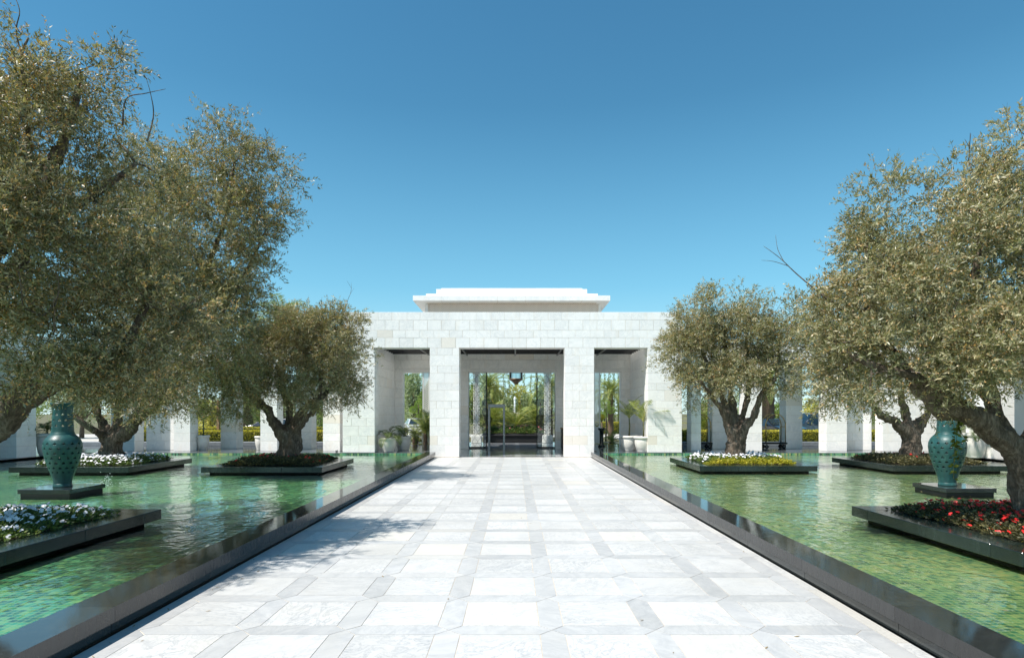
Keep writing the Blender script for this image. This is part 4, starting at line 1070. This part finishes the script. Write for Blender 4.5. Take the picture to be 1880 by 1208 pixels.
# ================================================================== PLANTS
def frond_mesh(L, droop, nlf, lw, ll, seed, vshape=.5, mat='frond'):
    rng = np.random.default_rng(seed); n = 14; pts = []; p = np.array([0., 0, 0]); ang = math.radians(62)
    for i in range(n+1):
        pts.append(p.copy()); p = p + np.array([math.cos(ang), 0, math.sin(ang)])*L/n; ang -= droop/n*(1+.8*i/n)
    pts = np.array(pts)
    q = MB(); q.tube(pts, [.016*(1-.8*i/n)*L for i in range(n+1)], 4, cap=False); 
    nv0 = len(q.v); V = list(q.v); Fs = list(q.f); tone = [.8]*len(Fs)
    for s in (-1, 1):
        for k in range(nlf):
            u_ = .1+.9*k/(nlf-1); i = min(n-1, int(u_*n)); f = u_*n-i; P0 = pts[i]*(1-f)+pts[i+1]*f; T = pts[i+1]-pts[i]; T /= np.linalg.norm(T)
            l = ll*L*math.sin(math.pi*min(1, u_*.75+.22))*rng.uniform(.85, 1.1)
            up = np.cross(T, [0, 1, 0]); up = -up if up[2] < 0 else up
            D = T*.65 + np.array([0, s, 0])*.85 + up*vshape*rng.uniform(.3, 1.); D /= np.linalg.norm(D)
            W = np.cross(D, up); W = W/np.linalg.norm(W)*lw*L
            m = P0+D*l*.5; e = P0+D*l+np.array([0, 0, -.12*l])
            b0 = len(V); V += [tuple(P0), tuple(m+W), tuple(e), tuple(m-W)]; Fs.append([b0, b0+1, b0+2, b0+3]); tone.append(float(np.clip(rng.normal(.5, .2), 0, 1)))
    me = bpy.data.meshes.new('frond'); me.from_pydata(V, [], Fs); me.materials.append(M[mat]); me.update()
    a_ = me.attributes.new('tone', 'FLOAT', 'FACE'); a_.data.foreach_set('value', tone); return me
FR = {'kentia': [frond_mesh(1., 1.7, 44, .009, .34, s, .1, 'frond_dark') for s in (1, 2)], 'sago': [frond_mesh(1., 1.0, 34, .008, .20, s, .5) for s in (3, 4)], 'date': [frond_mesh(1., 1.5, 44, .007, .22, s, .4) for s in (5, 6)], 'stiff': [frond_mesh(1., .8, 38, .008, .3, s, .2) for s in (7, 8)]}
def fronds(parent, kind, n, L, z, seed, spread=(.1, 1.2), name='frond'):
    r = random.Random(seed)
    for i in range(n):
        me = FR[kind][i % 2]; o = link(name, me, parent, (0, 0, z))
        tilt = spread[0] + (spread[1]-spread[0])*((i+.5)/n)
        o.rotation_euler = (r.uniform(-.15, .15), tilt-.45, i*2.39996 + r.uniform(-.2, .2)); s = L*r.uniform(.85, 1.1)*(1-.15*i/n); o.scale = (s, s, s)
POTS = 'white glazed pots with plants in the gallery'
def pot(t, r=.33, h=.52):
    q = MB(); q.lathe([(r*.62, 0), (r*.7, .015), (r*.66, .05), (r*.76, .09), (r*.92, h*.5), (r*.95, h*.80), (r*.93, h*.83), (r*1.04, h*.86), (r*1.08, h*.93), (r*1.02, h), (r*.9, h), (r*.88, h-.05)], 32, cap=False); q.build('pot', M['pot'], t)
    q = MB(); q.lathe([(.001, h-.05), (r*.89, h-.05), (r*.89, h-.045), (.001, h-.03)], 20, cap=False); q.build('soil', M['soil'], t)
def potted(px, py, label, kind, n, L, stemh=0, r=.33, h=.52, seed=1, z=GZ, spread=(.2, 1.3)):
    x, y = hit(px, py, z); t = thing('potted_palm', label, 'potted plant', (x, y, z), group=POTS); pot(t, r, h)
    if stemh:
        q = MB(); q.tube([(0, 0, h-.04), (.02, 0, h+stemh*.5), (0, .01, h+stemh)], [.035, .028, .022], 7); q.build('stem', M['stem'], t)
    fronds(t, kind, n, L, h-.03+stemh, seed, spread); return t
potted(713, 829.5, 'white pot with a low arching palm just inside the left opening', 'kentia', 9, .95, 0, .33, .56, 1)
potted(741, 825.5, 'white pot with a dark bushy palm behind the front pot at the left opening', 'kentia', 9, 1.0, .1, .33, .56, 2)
potted(1155, 827.5, 'white pot with a slim upright palm inside the right opening', 'stiff', 7, 1.25, .75, .36, .62, 3, spread=(.0, .9))
potted(1181, 829.5, 'white pot with a tall palm half hidden by the right pier', 'stiff', 7, 1.3, .6, .36, .62, 4, spread=(.0, .9))
potted(373, 826.5, 'white pot with bamboo-like stems beside the left sunlit pillar', 'stiff', 9, 1.2, .6, .24, .62, 5, spread=(-.1, .7))
potted(478, 825.5, 'white pot half behind the sunlit pillar by the black car', 'stiff', 6, .9, .5, .22, .58, 6, spread=(-.1, .6))
potted(86, 836, 'white pot with dark foliage behind the left urn', 'kentia', 10, .9, .1, .34, .8, 7)
potted(8, 838, 'wide white planter pot with dark leaves at the far left edge', 'kentia', 10, .8, .1, .42, .8, 8)
potted(1790, 840, 'pot with dark foliage behind the right urn in the wing', 'kentia', 9, .9, .1, .36, .85, 9)

def lump(name, parent, lobes, n, leaf, mat, seed, aspect=.5, shell=.8, up=.2):
    rng = np.random.default_rng(seed); A = np.array([l[0] for l in lobes]); R = np.array([l[1] for l in lobes])
    wgt = (R.prod(1))**(2/3); idx = rng.choice(len(lobes), n, p=wgt/wgt.sum())
    d = unit(rng.normal(size=(n, 3))); k = max(8, n//45)
    cl = unit(rng.normal(size=(k, 3))); d = unit(d + .55*cl[rng.integers(k, size=n)]) if k > 8 else d
    P = A[idx] + d*R[idx]*(shell + (1-shell)*rng.random(n)*rng.uniform(.6, 1.25, n))[:, None]
    D = unit(d*.6+rng.normal(size=(n, 3))*.6+np.array([0, 0, up])); L = leaf*rng.uniform(.6, 1.3, n)
    V, Fq = leaves(P, D, L, L*aspect, rng)
    tone = np.clip(.45 + .35*np.array([noise.noise(Vector(p*1.3)) for p in P])+rng.normal(0, .18, n), 0, 1)
    return link(name, npmesh(name, V, Fq, mat, tone), parent)
def bush_tree(px, py_top, py_base, Y, wpx, label, mat, seed, trunk=True, leaf=.16, n=5200, group='garden trees behind the building', name='garden_tree', crown_frac=.8):
    x = (px-VX)*Y/F; zt = EYE+(VY-py_top)*Y/F; H = zt; Wd = wpx*Y/F/2
    t = thing(name, label, 'tree', (x, Y, -.01), group=group); r = random.Random(seed)
    zc0 = H*(1-crown_frac); lobes = []
    for i in range(9):
        a_ = r.uniform(0, 6.28); f = r.uniform(.15, .6); zz = zc0 + (H-zc0)*(.2+.6*(i/8)); 
        rr_ = Wd*(.62 if i < 6 else .45)
        lobes.append(((math.cos(a_)*Wd*f, math.sin(a_)*Wd*f, zz), (rr_, rr_, (H-zc0)*.24)))
    lobes.append(((0, 0, H-(H-zc0)*.25), (Wd*.5, Wd*.5, (H-zc0)*.25)))
    lump('crown', t, lobes, n, leaf, mat, seed, shell=.55)
    q = MB(); q.tube([(0, 0, 0), (.05, 0, H*.3), (-.05, .05, H*.65)], [.16, .12, .05], 8)
    for i in range(4): a_ = i*1.6; q.tube([(0, 0, H*.25), (math.cos(a_)*Wd*.3, math.sin(a_)*Wd*.3, H*.45), (math.cos(a_)*Wd*.5, math.sin(a_)*Wd*.5, H*.7)], [.08, .05, .02], 6)
    q.build('trunk', M['bark'], t); return t
def palm(px, py_crown, Y, L, label, seed, n=30, kind='date', trunk_r=.28, spread=(.1, 1.9), name='palm_tree', group='palms in the garden'):
    x = (px-VX)*Y/F; z = EYE+(VY-py_crown)*Y/F
    t = thing(name, label, 'palm', (x, Y, -.01), group=group)
    q = MB(); m = max(4, int(z/.22)); prof = []
    for i in range(m+1):
        prof.append((trunk_r*(1.05 if i % 2 else .9)*(1-.15*i/m), z*i/m))
    q.lathe(prof, 12); q.build('trunk', M['palmtrunk'], t)
    fronds(t, kind, n, L, z, seed, spread); return t

# behind the left and right gallery
GT = 'garden trees behind the building'
bush_tree(760, 684, 820, 44, 52, 'grey-green tree seen through the left portal opening', M['greyleaf'], 31)
bush_tree(735, 664, 820, 47, 60, 'tall dark tree behind the grey one at the left opening', M['shrubleaf'], 32)
bush_tree(790, 700, 820, 42, 40, 'small green tree right in the left portal opening', M['shrubleaf'], 33)
for i, (px, tp, Y, wd, mt, lb) in enumerate((
    (20, 682, 40, 120, 'shrubleaf', 'leafy tree behind the far left wing'), (150, 692, 42, 130, 'greyleaf', 'grey-green tree behind the left urn'),
    (290, 697, 43, 120, 'shrubleaf', 'dark tree behind the left shaded wall panel'), (385, 732, 41, 90, 'goldleaf', 'yellow-green tree over the left hedge'),
    (460, 710, 44, 100, 'shrubleaf', 'green tree above the black car'), (545, 702, 45, 90, 'greyleaf', 'grey-green tree behind the rounded left olive'), (600, 732, 41, 60, 'shrubleaf', 'dark tree next to the left flank of the portal'),
    (1300, 732, 41, 70, 'shrubleaf', 'dark tree next to the right flank of the portal'), (1370, 710, 45, 90, 'greyleaf', 'grey-green tree behind the rounded right olive'),
    (1430, 742, 42, 60, 'shrubleaf', 'dark tree over the luggage trolley'), (1500, 732, 44, 90, 'goldleaf', 'yellow-green tree above the dark van'), (1590, 707, 45, 110, 'shrubleaf', 'tree beyond the right shaded wall panel'))):
    bush_tree(px, tp, 820, Y, wd, lb, M[mt], 40+i, n=4200)
# seen through the hall
bush_tree(905, 700, 815, 47, 60, 'golden tree beyond the left glass door', M['goldleaf'], 61, n=4200)
bush_tree(955, 705, 815, 50, 60, 'golden shrubs massed behind the fountain jet', M['goldleaf'], 62, n=4200)
bush_tree(968, 722, 815, 43, 46, 'pale grey-green olive right of the fountain jet', M['greyleaf'], 63, n=4200)
bush_tree(935, 728, 815, 44, 36, 'pale grey-green olive left of the fountain jet', M['greyleaf'], 64, n=3200)
bush_tree(1000, 700, 815, 48, 50, 'green tree beyond the right glass door', M['shrubleaf'], 65, n=3600)
bush_tree(872, 705, 815, 43, 40, 'green tree at the left edge of the hall doorway', M['brightleaf'], 66, n=3200)
palm(895, 712, 41.5, 2.6, 'date palm with arching fronds left beyond the hall doorway', 71, n=34)
palm(1008, 718, 41.5, 2.4, 'date palm with arching fronds right beyond the hall doorway', 72, n=34)
palm(1121, 722, 40, 2.1, 'date palm in the right portal opening', 73, n=34, trunk_r=.2)
palm(1410, 700, 37, 2.4, 'thick-trunked date palm behind the luggage trolley', 74, n=36, trunk_r=.42)
palm(515, 592, 46, 3.6, 'tall date palm showing above the rounded left olive', 75, n=36, trunk_r=.4)
palm(450, 735, 38, 2.2, 'squat palm with thick trunk above the black car', 76, n=30, trunk_r=.5)
palm(1545, 735, 38, 2.2, 'palm with arching fronds behind the right gallery', 77, n=30)
# low palms and cycads
palm(762, 800, 31.5, 1.1, 'small cycad on short trunk in the left opening', 81, n=22, kind='sago', trunk_r=.16, name='cycad')
palm(781, 795, 31.0, 1.35, 'spiky long-leaved plant against the left pier', 82, n=26, kind='stiff', trunk_r=.12, spread=(-.2, 1.5), name='spiky_plant')
palm(1123, 811, 31.5, 1.0, 'small sago palm in the right opening', 83, n=20, kind='sago', trunk_r=.14, name='cycad')
palm(948, 784, 37.6, 2.3, 'dark sago palm in front of the fountain', 84, n=30, kind='sago', trunk_r=.3, name='cycad')
palm(905, 785, 38.6, 2.0, 'spiky flax-like clump left of the fountain', 85, n=30, kind='stiff', trunk_r=.1, spread=(-.2, 1.3), name='spiky_plant')
palm(990, 785, 38.6, 2.0, 'spiky flax-like clump right of the fountain', 86, n=30, kind='stiff', trunk_r=.1, spread=(-.2, 1.3), name='spiky_plant')
palm(1292, 790, 33, 1.7, 'spiky plant behind the first luggage trolley', 87, n=26, kind='stiff', trunk_r=.1, spread=(-.2, 1.4), name='spiky_plant')
# cloud-pruned and spiral topiaries
def topiary(px, Y, top, lobes_px, label, seed, mat='topiaryleaf', base_z=.0):
    x = (px-VX)*Y/F; t = thing('topiary', label, 'topiary', (x, Y, base_z), group='clipped topiaries')
    for i, (dx, py, r, rz) in enumerate(lobes_px):
        k = Y/F; lump('leaf_ball', t, [((dx*k, 0, EYE+(VY-py)*k-base_z), (r*k, r*k, rz*k))], 900, .06, M[mat], seed+i, shell=.9)
    zt = EYE+(VY-lobes_px[0][1])*Y/F-base_z
    q = MB(); q.tube([(0, 0, 0), (.05, 0, zt*.5), (0, 0, zt)], [.06, .05, .03], 7); q.build('stem', M['bark'], t)
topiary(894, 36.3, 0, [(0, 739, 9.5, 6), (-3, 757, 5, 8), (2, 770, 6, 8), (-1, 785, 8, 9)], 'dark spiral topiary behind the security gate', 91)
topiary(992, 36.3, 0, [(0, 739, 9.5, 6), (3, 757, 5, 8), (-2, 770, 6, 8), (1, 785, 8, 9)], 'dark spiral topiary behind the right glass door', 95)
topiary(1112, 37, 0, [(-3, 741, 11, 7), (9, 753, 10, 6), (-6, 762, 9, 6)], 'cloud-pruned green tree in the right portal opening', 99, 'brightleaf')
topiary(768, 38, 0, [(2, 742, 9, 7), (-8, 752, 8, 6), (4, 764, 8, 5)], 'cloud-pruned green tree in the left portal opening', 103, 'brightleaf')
topiary(1104, 33, 0, [(0, 766, 4.5, 5)], 'small golden clipped ball by the right lattice screen', 107, 'yellowleaf')
# tall thin wispy trees against the sky
GTS = 'tall wispy columnar trees far behind'
wis = [(748, 672), (758, 682), (768, 668), (776, 664), (912, 690), (925, 684), (935, 689), (962, 684), (974, 690), (984, 682), (1102, 662), (1110, 672), (1118, 658), (1127, 668), (1135, 655), (1141, 664)]
for i, (px, tp) in enumerate(wis):
    Y = 54 + (i % 4)*1.5; x = (px-VX)*Y/F; H = EYE+(VY-tp)*Y/F
    where = 'left portal opening' if px < 800 else ('hall doorway' if px < 1050 else 'right portal opening')
    same = sorted(p for p, _ in wis if (p < 800) == (px < 800) and (p < 1050) == (px < 1050))
    t = thing('wispy_tree', ('first', 'second', 'third', 'fourth', 'fifth', 'sixth')[same.index(px)] + ' thin wispy upright tree from the left, far off in the ' + where, 'tree', (x, Y, -.01), group=GTS + ' in the ' + where)
    lump('foliage', t, [((math.sin(k*1.3+i)*.06, math.cos(k*1.7+i)*.06, H*(.15+.84*k/15)), (.16-.006*k, .16-.006*k, H*.035)) for k in range(16)], 700, .13, M['shrubleaf'], 200+i, shell=.6)
    q = MB(); q.tube([(0, 0, 0), (.05*math.sin(i), 0, H*.5), (.0, 0, H)], [.06, .04, .012], 6); q.build('stem', M['bark'], t)
# hedges
def hedge(x0, x1, y0, y1, h, label, seed, z=-.01, n=None):
    rng = np.random.default_rng(seed); t = thing('hedge', label, 'hedge', ((x0+x1)/2, (y0+y1)/2, z), group='clipped yellow-green hedges')
    X = (x1-x0)/2; Y = (y1-y0)/2; n = n or int((x1-x0)*1500)
    P = np.stack([rng.uniform(-X, X, n), rng.uniform(-Y, Y, n), rng.uniform(.02, h, n)], 1)
    s = rng.random(n); P[s < .45, 1] = -Y; m = (s >= .45); P[m, 2] = h
    P += rng.normal(0, .02, P.shape); D = unit(rng.normal(size=(n, 3))+np.array([0, -.3, .8])); L = rng.uniform(.03, .075, n)
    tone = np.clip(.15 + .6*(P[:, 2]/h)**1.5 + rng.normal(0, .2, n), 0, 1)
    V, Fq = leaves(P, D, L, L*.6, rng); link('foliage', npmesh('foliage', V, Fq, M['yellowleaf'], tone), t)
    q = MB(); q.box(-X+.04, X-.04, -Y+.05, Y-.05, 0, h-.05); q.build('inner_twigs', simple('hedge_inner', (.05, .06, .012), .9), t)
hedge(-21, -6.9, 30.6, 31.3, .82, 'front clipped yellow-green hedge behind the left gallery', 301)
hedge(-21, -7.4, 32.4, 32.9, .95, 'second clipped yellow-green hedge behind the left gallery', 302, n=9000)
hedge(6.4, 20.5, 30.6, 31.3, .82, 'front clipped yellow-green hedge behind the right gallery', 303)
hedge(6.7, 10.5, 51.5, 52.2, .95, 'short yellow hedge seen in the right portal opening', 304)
# ground cover in the two side openings
def cover(x0, x1, y0, y1, z, n, mat, label, seed, leaf=.07, h=.12):
    rng = np.random.default_rng(seed); P = np.stack([rng.uniform(x0, x1, n), rng.uniform(y0, y1, n), z+rng.random(n)*h], 1)
    D = unit(rng.normal(size=(n, 3))+np.array([0, 0, .9])); L = leaf*rng.uniform(.6, 1.3, n); V, Fq = leaves(P, D, L, L*.4, rng)
    tag(link('ground_cover', npmesh('ground_cover', V, Fq, mat, rng.random(n))), label, 'ground cover', kind='stuff')
cover(-6.6, -3.9, 30.9, 31.9, .0, 3500, M['yellowleaf'], 'bright low ground cover outside the left opening', 401)
cover(3.9, 6.4, 30.9, 31.9, .0, 3500, M['yellowleaf'], 'bright low ground cover outside the right opening', 402)

# black trough with flowers
x0, Y = hit(885, 812.5, .004); x1 = (1000-VX)*Y/F
t = thing('flower_trough', 'long black flower trough in front of the fountain beyond the hall', 'planter', ((x0+x1)/2, Y+.6, .004))
X = (x1-x0)/2; H = EYE+(VY-796)*Y/F-.004
q = MB(); q.cbox(-X+.06, X-.06, -.55, .6, 0, H-.16, .02); q.build('body', M['dark'], t)
q = MB(); q.cbox(-X, X, -.62, .66, H-.158, H-.04, .03); q.cbox(-X+.04, X-.04, -.58, .62, H-.04, H, .01); q.build('rim', M['dark'], t)
bed((x0+x1)/2-X+.08, (x0+x1)/2+X-.08, Y+.05, Y+1.15, H+.004, 14000, M['bedleaf'], M['petal_pink'], 110, 'green bedding and pink blossoms filling the black trough', 27, hgt=.42, lsize=.09, fsize=.03)
# fountain
Yf = 39.6; c = at(945, 760, Yf)
t = thing('fountain', 'white tiered fountain bowl with a rising jet beyond the hall', 'fountain', (c.x, Yf, 0)); zb = EYE
q = MB(); q.lathe([(.45, 0), (.4, .1), (.16, .25), (.12, 1.2), (.2, zb-.1), (.45, zb-.04), (.52, zb+.03), (.5, zb+.05), (.1, zb+.0)], 28); q.build('bowl', M['pot'], t)
q = MB(); rj = random.Random(3); q.tube([(0, 0, zb), (0, 0, zb+.5), (.01, 0, zb+.95), (0, 0, zb+1.1)], [.035, .05, .07, .02], 8)
for i in range(60):
    a_ = rj.uniform(0, 6.28); hh = rj.uniform(.1, 1.05); rr_ = rj.uniform(.02, .12); s = rj.uniform(.012, .03)
    q.lathe([(0.001, zb+hh-s), (s, zb+hh), (0.001, zb+hh+s)], 5, rr_*math.cos(a_), rr_*math.sin(a_), cap=False)
q.build('water_jet', M['foam'], t)

# ---- dark post and sign box by the right opening
x, y = hit(1104.5, 820, .18)
t = thing('stone_pedestal', 'small black pedestal in the right portal opening', 'pedestal', (x, y, GZ))
q = MB(); q.lathe([(.16, 0), (.16, .06), (.09, .12), (.09, .72), (.17, .8), (.17, .86)], 4); q.build('column', M['granite_green'], t)

# ---- luggage trolleys
def trolley(px0, px1, label):
    xa, Y = hit(px0, 823, GZ); xb = (px1-VX)*Y/F; L = xb-xa; X = L/2; W = .28
    t = thing('luggage_trolley', label, 'luggage trolley', ((xa+xb)/2, Y, GZ), group='brass luggage trolleys in the right gallery')
    q = MB(); q.cbox(-X, X, -W, W, .20, .27, .02); q.build('deck', M['rubber'], t)
    for s in (-1, 1):
        pts = [(-X*.86, s*W*.8, .27), (-X*.86, s*W*.8, 1.0)] + [(-X*.86*math.cos(a_), s*W*.8, 1.0+.50*math.sin(a_)) for a_ in np.linspace(.15, math.pi-.15, 11)] + [(X*.86, s*W*.8, 1.0), (X*.86, s*W*.8, .27)]
        q = MB(); q.tube(pts, .018, 8); q.build('arch', M['brass'], t)
    for s in (-1, 1):
        q = MB(); q.tube([(s*X*.86, -W*.8, .95), (s*X*.86, W*.8, .95)], .014, 6); q.tube([(s*X*.62, 0, .27), (s*X*.62, 0, .95)], .012, 6); q.build('cross_bar', M['brass'], t)
    q = MB(); q.tube([(0, -W*.8, 1.495), (0, W*.8, 1.495)], .014, 6); q.build('hanging_rail', M['brass'], t)
    for sx in (-1, 1):
        for sy in (-1, 1):
            q = MB(); q.tube([(sx*X*.75, sy*W*.7-.02, .085), (sx*X*.75, sy*W*.7+.02, .085)], .083, 16); w_ = q.build('wheel', M['rubber'], t)
            q = MB(); q.tube([(sx*X*.75, sy*W*.7-.025, .085), (sx*X*.75, sy*W*.7+.025, .085)], .035, 10); q.build('hub', M['steel'], w_)
            q = MB(); q.box(sx*X*.75-.02, sx*X*.75+.02, sy*W*.7-.035, sy*W*.7+.035, .168, .2); q.build('caster_fork', M['steel'], t)
trolley(1262, 1305, 'brass luggage trolley half hidden by the narrow pillar at the portal')
trolley(1352, 1394, 'brass luggage trolley mostly hidden behind the right olive trunk')
trolley(1399, 1441, 'brass luggage trolley fully seen between two right pillars')

# ---- cars
def car(loc, rz, label, paint, suv=False):
    t = thing('parked_car', label, 'car', loc, rz, group='cars parked beyond the gallery')
    L, Wd = (2.45, .95) if suv else (2.25, .9); H = 1.75 if suv else 1.42
    if suv: prof = [(-L, .35), (-L-.02, .95), (-L+.08, 1.02), (-L+.22, H-.12), (-L+.5, H), (.55, H), (1.2, 1.12), (L-.25, 1.0), (L, .85), (L+.03, .35)]
    else: prof = [(-L, .35), (-L-.04, .8), (-L+.1, .98), (-L+.55, 1.02), (-L+1.1, H-.04), (-L+1.5, H), (.35, H-.02), (1.15, 1.0), (L-.3, .86), (L, .68), (L+.03, .35)]
    # body: profile extruded with tumblehome
    bl = .97 if suv else .95
    def wy(z): return Wd*(1 if z < bl else 1-.22*(z-bl)/(H-bl))
    n = len(prof); q = MB()
    vs = [(x, -wy(z), z) for x, z in prof] + [(x, wy(z), z) for x, z in prof]
    fs = [tuple(range(n)), tuple(range(2*n-1, n-1, -1))] + [(i, n+i, n+(i+1) % n, (i+1) % n) for i in range(n)]
    q.add(vs, fs); body = q.build('body', paint, t)
    md = body.modifiers.new('b', 'BEVEL'); md.width = .05; md.segments = 3; md.limit_method = 'ANGLE'; md.angle_limit = math.radians(25)
    # side windows
    zt_, zb_ = H-.12, bl+.05
    ws = [(-L+.4, -.75), (-.68, .25), (.32, .85)] if suv else [(-L+.95, -.45), (-.38, .55)]
    for s in (-1, 1):
        for (a_, c_) in ws:
            q = MB(); yb_, yt_ = s*(wy(zb_)+.006), s*(wy(zt_)+.006); sl_ = .25 if c_ > .4 else 0.
            q.add([(a_, yb_, zb_), (c_+sl_, yb_, zb_), (c_-.05, yt_, zt_), (a_+.1, yt_, zt_)], [(0, 1, 2, 3)]); q.build('side_window', M['carglass'], t)
        for x_ in (-L+.85, L-.85):
            q = MB(); q.tube([(x_, s*(Wd-.2), .33), (x_, s*(Wd+.01), .33)], .33, 22); wh = q.build('wheel', M['rubber'], t)
            q = MB(); q.tube([(x_, s*(Wd+.0), .33), (x_, s*(Wd+.02), .33)], .2, 14); q.build('rim', M['chrome'], wh)
        q = MB(); q.cbox(-L-.05, -L+.14, min(s*Wd*.55, s*Wd*.98), max(s*Wd*.55, s*Wd*.98), .72, .9, .02); q.build('tail_light', M['taillight'], t)
        q = MB(); q.cbox(L-.16, L+.02, min(s*Wd*.55, s*Wd*.95), max(s*Wd*.55, s*Wd*.95), .6, .74, .02); q.build('headlight', M['headlight'], t)
        q = MB(); q.cbox(.72, .86, min(s*(Wd+.02), s*(Wd+.18)), max(s*(Wd+.02), s*(Wd+.18)), .98, 1.1, .02); q.build('mirror', paint, t)
    i0 = 5 if suv else 6
    (xa, za), (xb, zb2) = prof[i0], prof[i0+1]
    q = MB(); e = .012
    q.add([(xa+(xb-xa)*.1+e, -wy(za)*.9, za-(za-zb2)*.1+e), (xa+(xb-xa)*.9+e, -wy(zb2)*.92, za-(za-zb2)*.9+e), (xa+(xb-xa)*.9+e, wy(zb2)*.92, za-(za-zb2)*.9+e), (xa+(xb-xa)*.1+e, wy(za)*.9, za-(za-zb2)*.1+e)], [(0, 1, 2, 3)]); q.build('windscreen', M['carglass'], t)
    q = MB(); q.box(L+.03, L+.05, -.4, .4, .42, .62); q.build('grille', M['dark'], t)
    return t
def cx(px, Y): return (px-VX)*Y/F
car((cx(525, 37), 37, -.004), 0, 'black saloon car showing its red tail lamp left of the portal', M['carblack'])
car((cx(772, 38), 38, -.004), -math.pi*.42, 'silver car seen through the left portal opening', M['carwhite'])
car((cx(1418, 36.5), 36.5, -.004), -math.pi*.42, 'dark saloon car facing the camera behind the luggage trolley', M['carblack'])
car((cx(1500, 38), 38, -.004), math.pi, 'blue-grey van-like car between the right pillars', M['cargrey'], True)

# wooden post behind the hedge on the left, small floor light at the pool edge
x = cx(401, 32.0); q = MB(); q.cbox(-.07, .07, -.07, .07, 0, 2.4, .01)
o = q.build('wooden_post', M['wood'], None, (x, 32.0, -.01)); tag(o, 'slim wooden post behind the left hedge', 'post')
x, y = hit(618, 830.5, GZ)
t = thing('floor_light', 'tiny metal floor light at the foot of the left portal flank', 'light', (x, y, GZ))
q = MB(); q.lathe([(.04, 0), (.04, .05), (.055, .06), (.055, .09), (.02, .1)], 14); q.build('housing', M['steel'], t)
x, y = hit(1223, 830.5, GZ); copy_tree(t, (x, y, GZ), 0, 'tiny metal floor light at the foot of the right portal flank')

# ---- bubbling jets and floating petals
def splash(px, py, label, seed, s=1.):
    x, y = hit(px, py, WZ); r = random.Random(seed)
    q = MB()
    for i in range(70):
        a_ = r.uniform(0, 6.28); rr_ = abs(r.gauss(0, .09))*s; hh = max(0, r.gauss(.05, .04))*s*(1 if rr_ < .15 else .3); d = r.uniform(.003, .008)*s
        q.lathe([(0.0005, hh-d*.6), (d, hh), (0.0005, hh+d*1.2)], 5, rr_*math.cos(a_), rr_*math.sin(a_), cap=False)
    o = q.build('water_splash', M['foam'], None, (x, y, WZ)); tag(o, label, 'splash', kind='stuff')
splash(352, 972, 'small bubbling splash between the near left planter and the kerb', 1, 1.2)
splash(196, 890, 'bubbling splash beside the left urn pedestal', 2, 1.8)
splash(650, 868, 'small splash at the corner of the red-flower planter', 3, 1.2)
splash(1452, 905, 'small splash in the right pool', 4, 1.)
rng = np.random.default_rng(77); n = 2600
P = np.stack([3.4+12.4*rng.random(n)**1.0, 8.5+14.5*rng.random(n), np.full(n, WZ+.003)], 1)
inpl = np.zeros(n, bool)
for (a_, c_, d_, e_) in ((4.93, 8.08, 16.2, 19.35), (10.1, 13.25, 16.2, 19.35), (5.1, 8.3, 6.1, 9.2), (8.28, 9.26, 11.65, 12.65)):
    inpl |= (P[:, 0] > a_) & (P[:, 0] < c_) & (P[:, 1] > d_) & (P[:, 1] < e_)
P = P[~inpl]; n = len(P); a_ = rng.random(n)*6.28; D = np.stack([np.cos(a_), np.sin(a_), np.zeros(n)], 1); S = np.stack([-np.sin(a_), np.cos(a_), np.zeros(n)], 1)
L = rng.uniform(.02, .045, n)[:, None]
V = np.stack([P, P+D*L*.5+S*L*.25, P+D*L, P+D*L*.5-S*L*.25], 1).reshape(-1, 3)
o = link('floating_petals', npmesh('floating_petals', V, np.arange(n*4).reshape(-1, 4), simple('straw_petals', (.5, .42, .18), .7))); tag(o, 'fallen straw-coloured blossoms floating on the right pool', 'petals', kind='stuff')

# dry olive leaves blown onto the walkway
rng = np.random.default_rng(91); n = 70
P = np.stack([rng.uniform(X0+.05, X1-.05, n), 3.6 + 13*rng.random(n)**1.3, np.full(n, .0035)], 1)
side = rng.random(n) < .45; P[side, 0] = X0 + .04 + .5*rng.random(side.sum())**2
a_ = rng.random(n)*6.28; D = np.stack([np.cos(a_), np.sin(a_), np.zeros(n)], 1); S = np.stack([-np.sin(a_), np.cos(a_), np.zeros(n)], 1)
L = rng.uniform(.03, .06, n)[:, None]; up = np.array([0, 0, 1.])*rng.uniform(.002, .01, n)[:, None]
V = np.stack([P, P+D*L*.5+S*L*.13+up*.3, P+D*L+up, P+D*L*.5-S*L*.13+up*.3], 1).reshape(-1, 3)
o = link('fallen_leaves', npmesh('fallen_leaves', V, np.arange(n*4).reshape(-1, 4), simple('dry_leaf', (.30, .21, .09), .8))); tag(o, 'few dry olive leaves lying on the white walkway', 'leaves', kind='stuff')
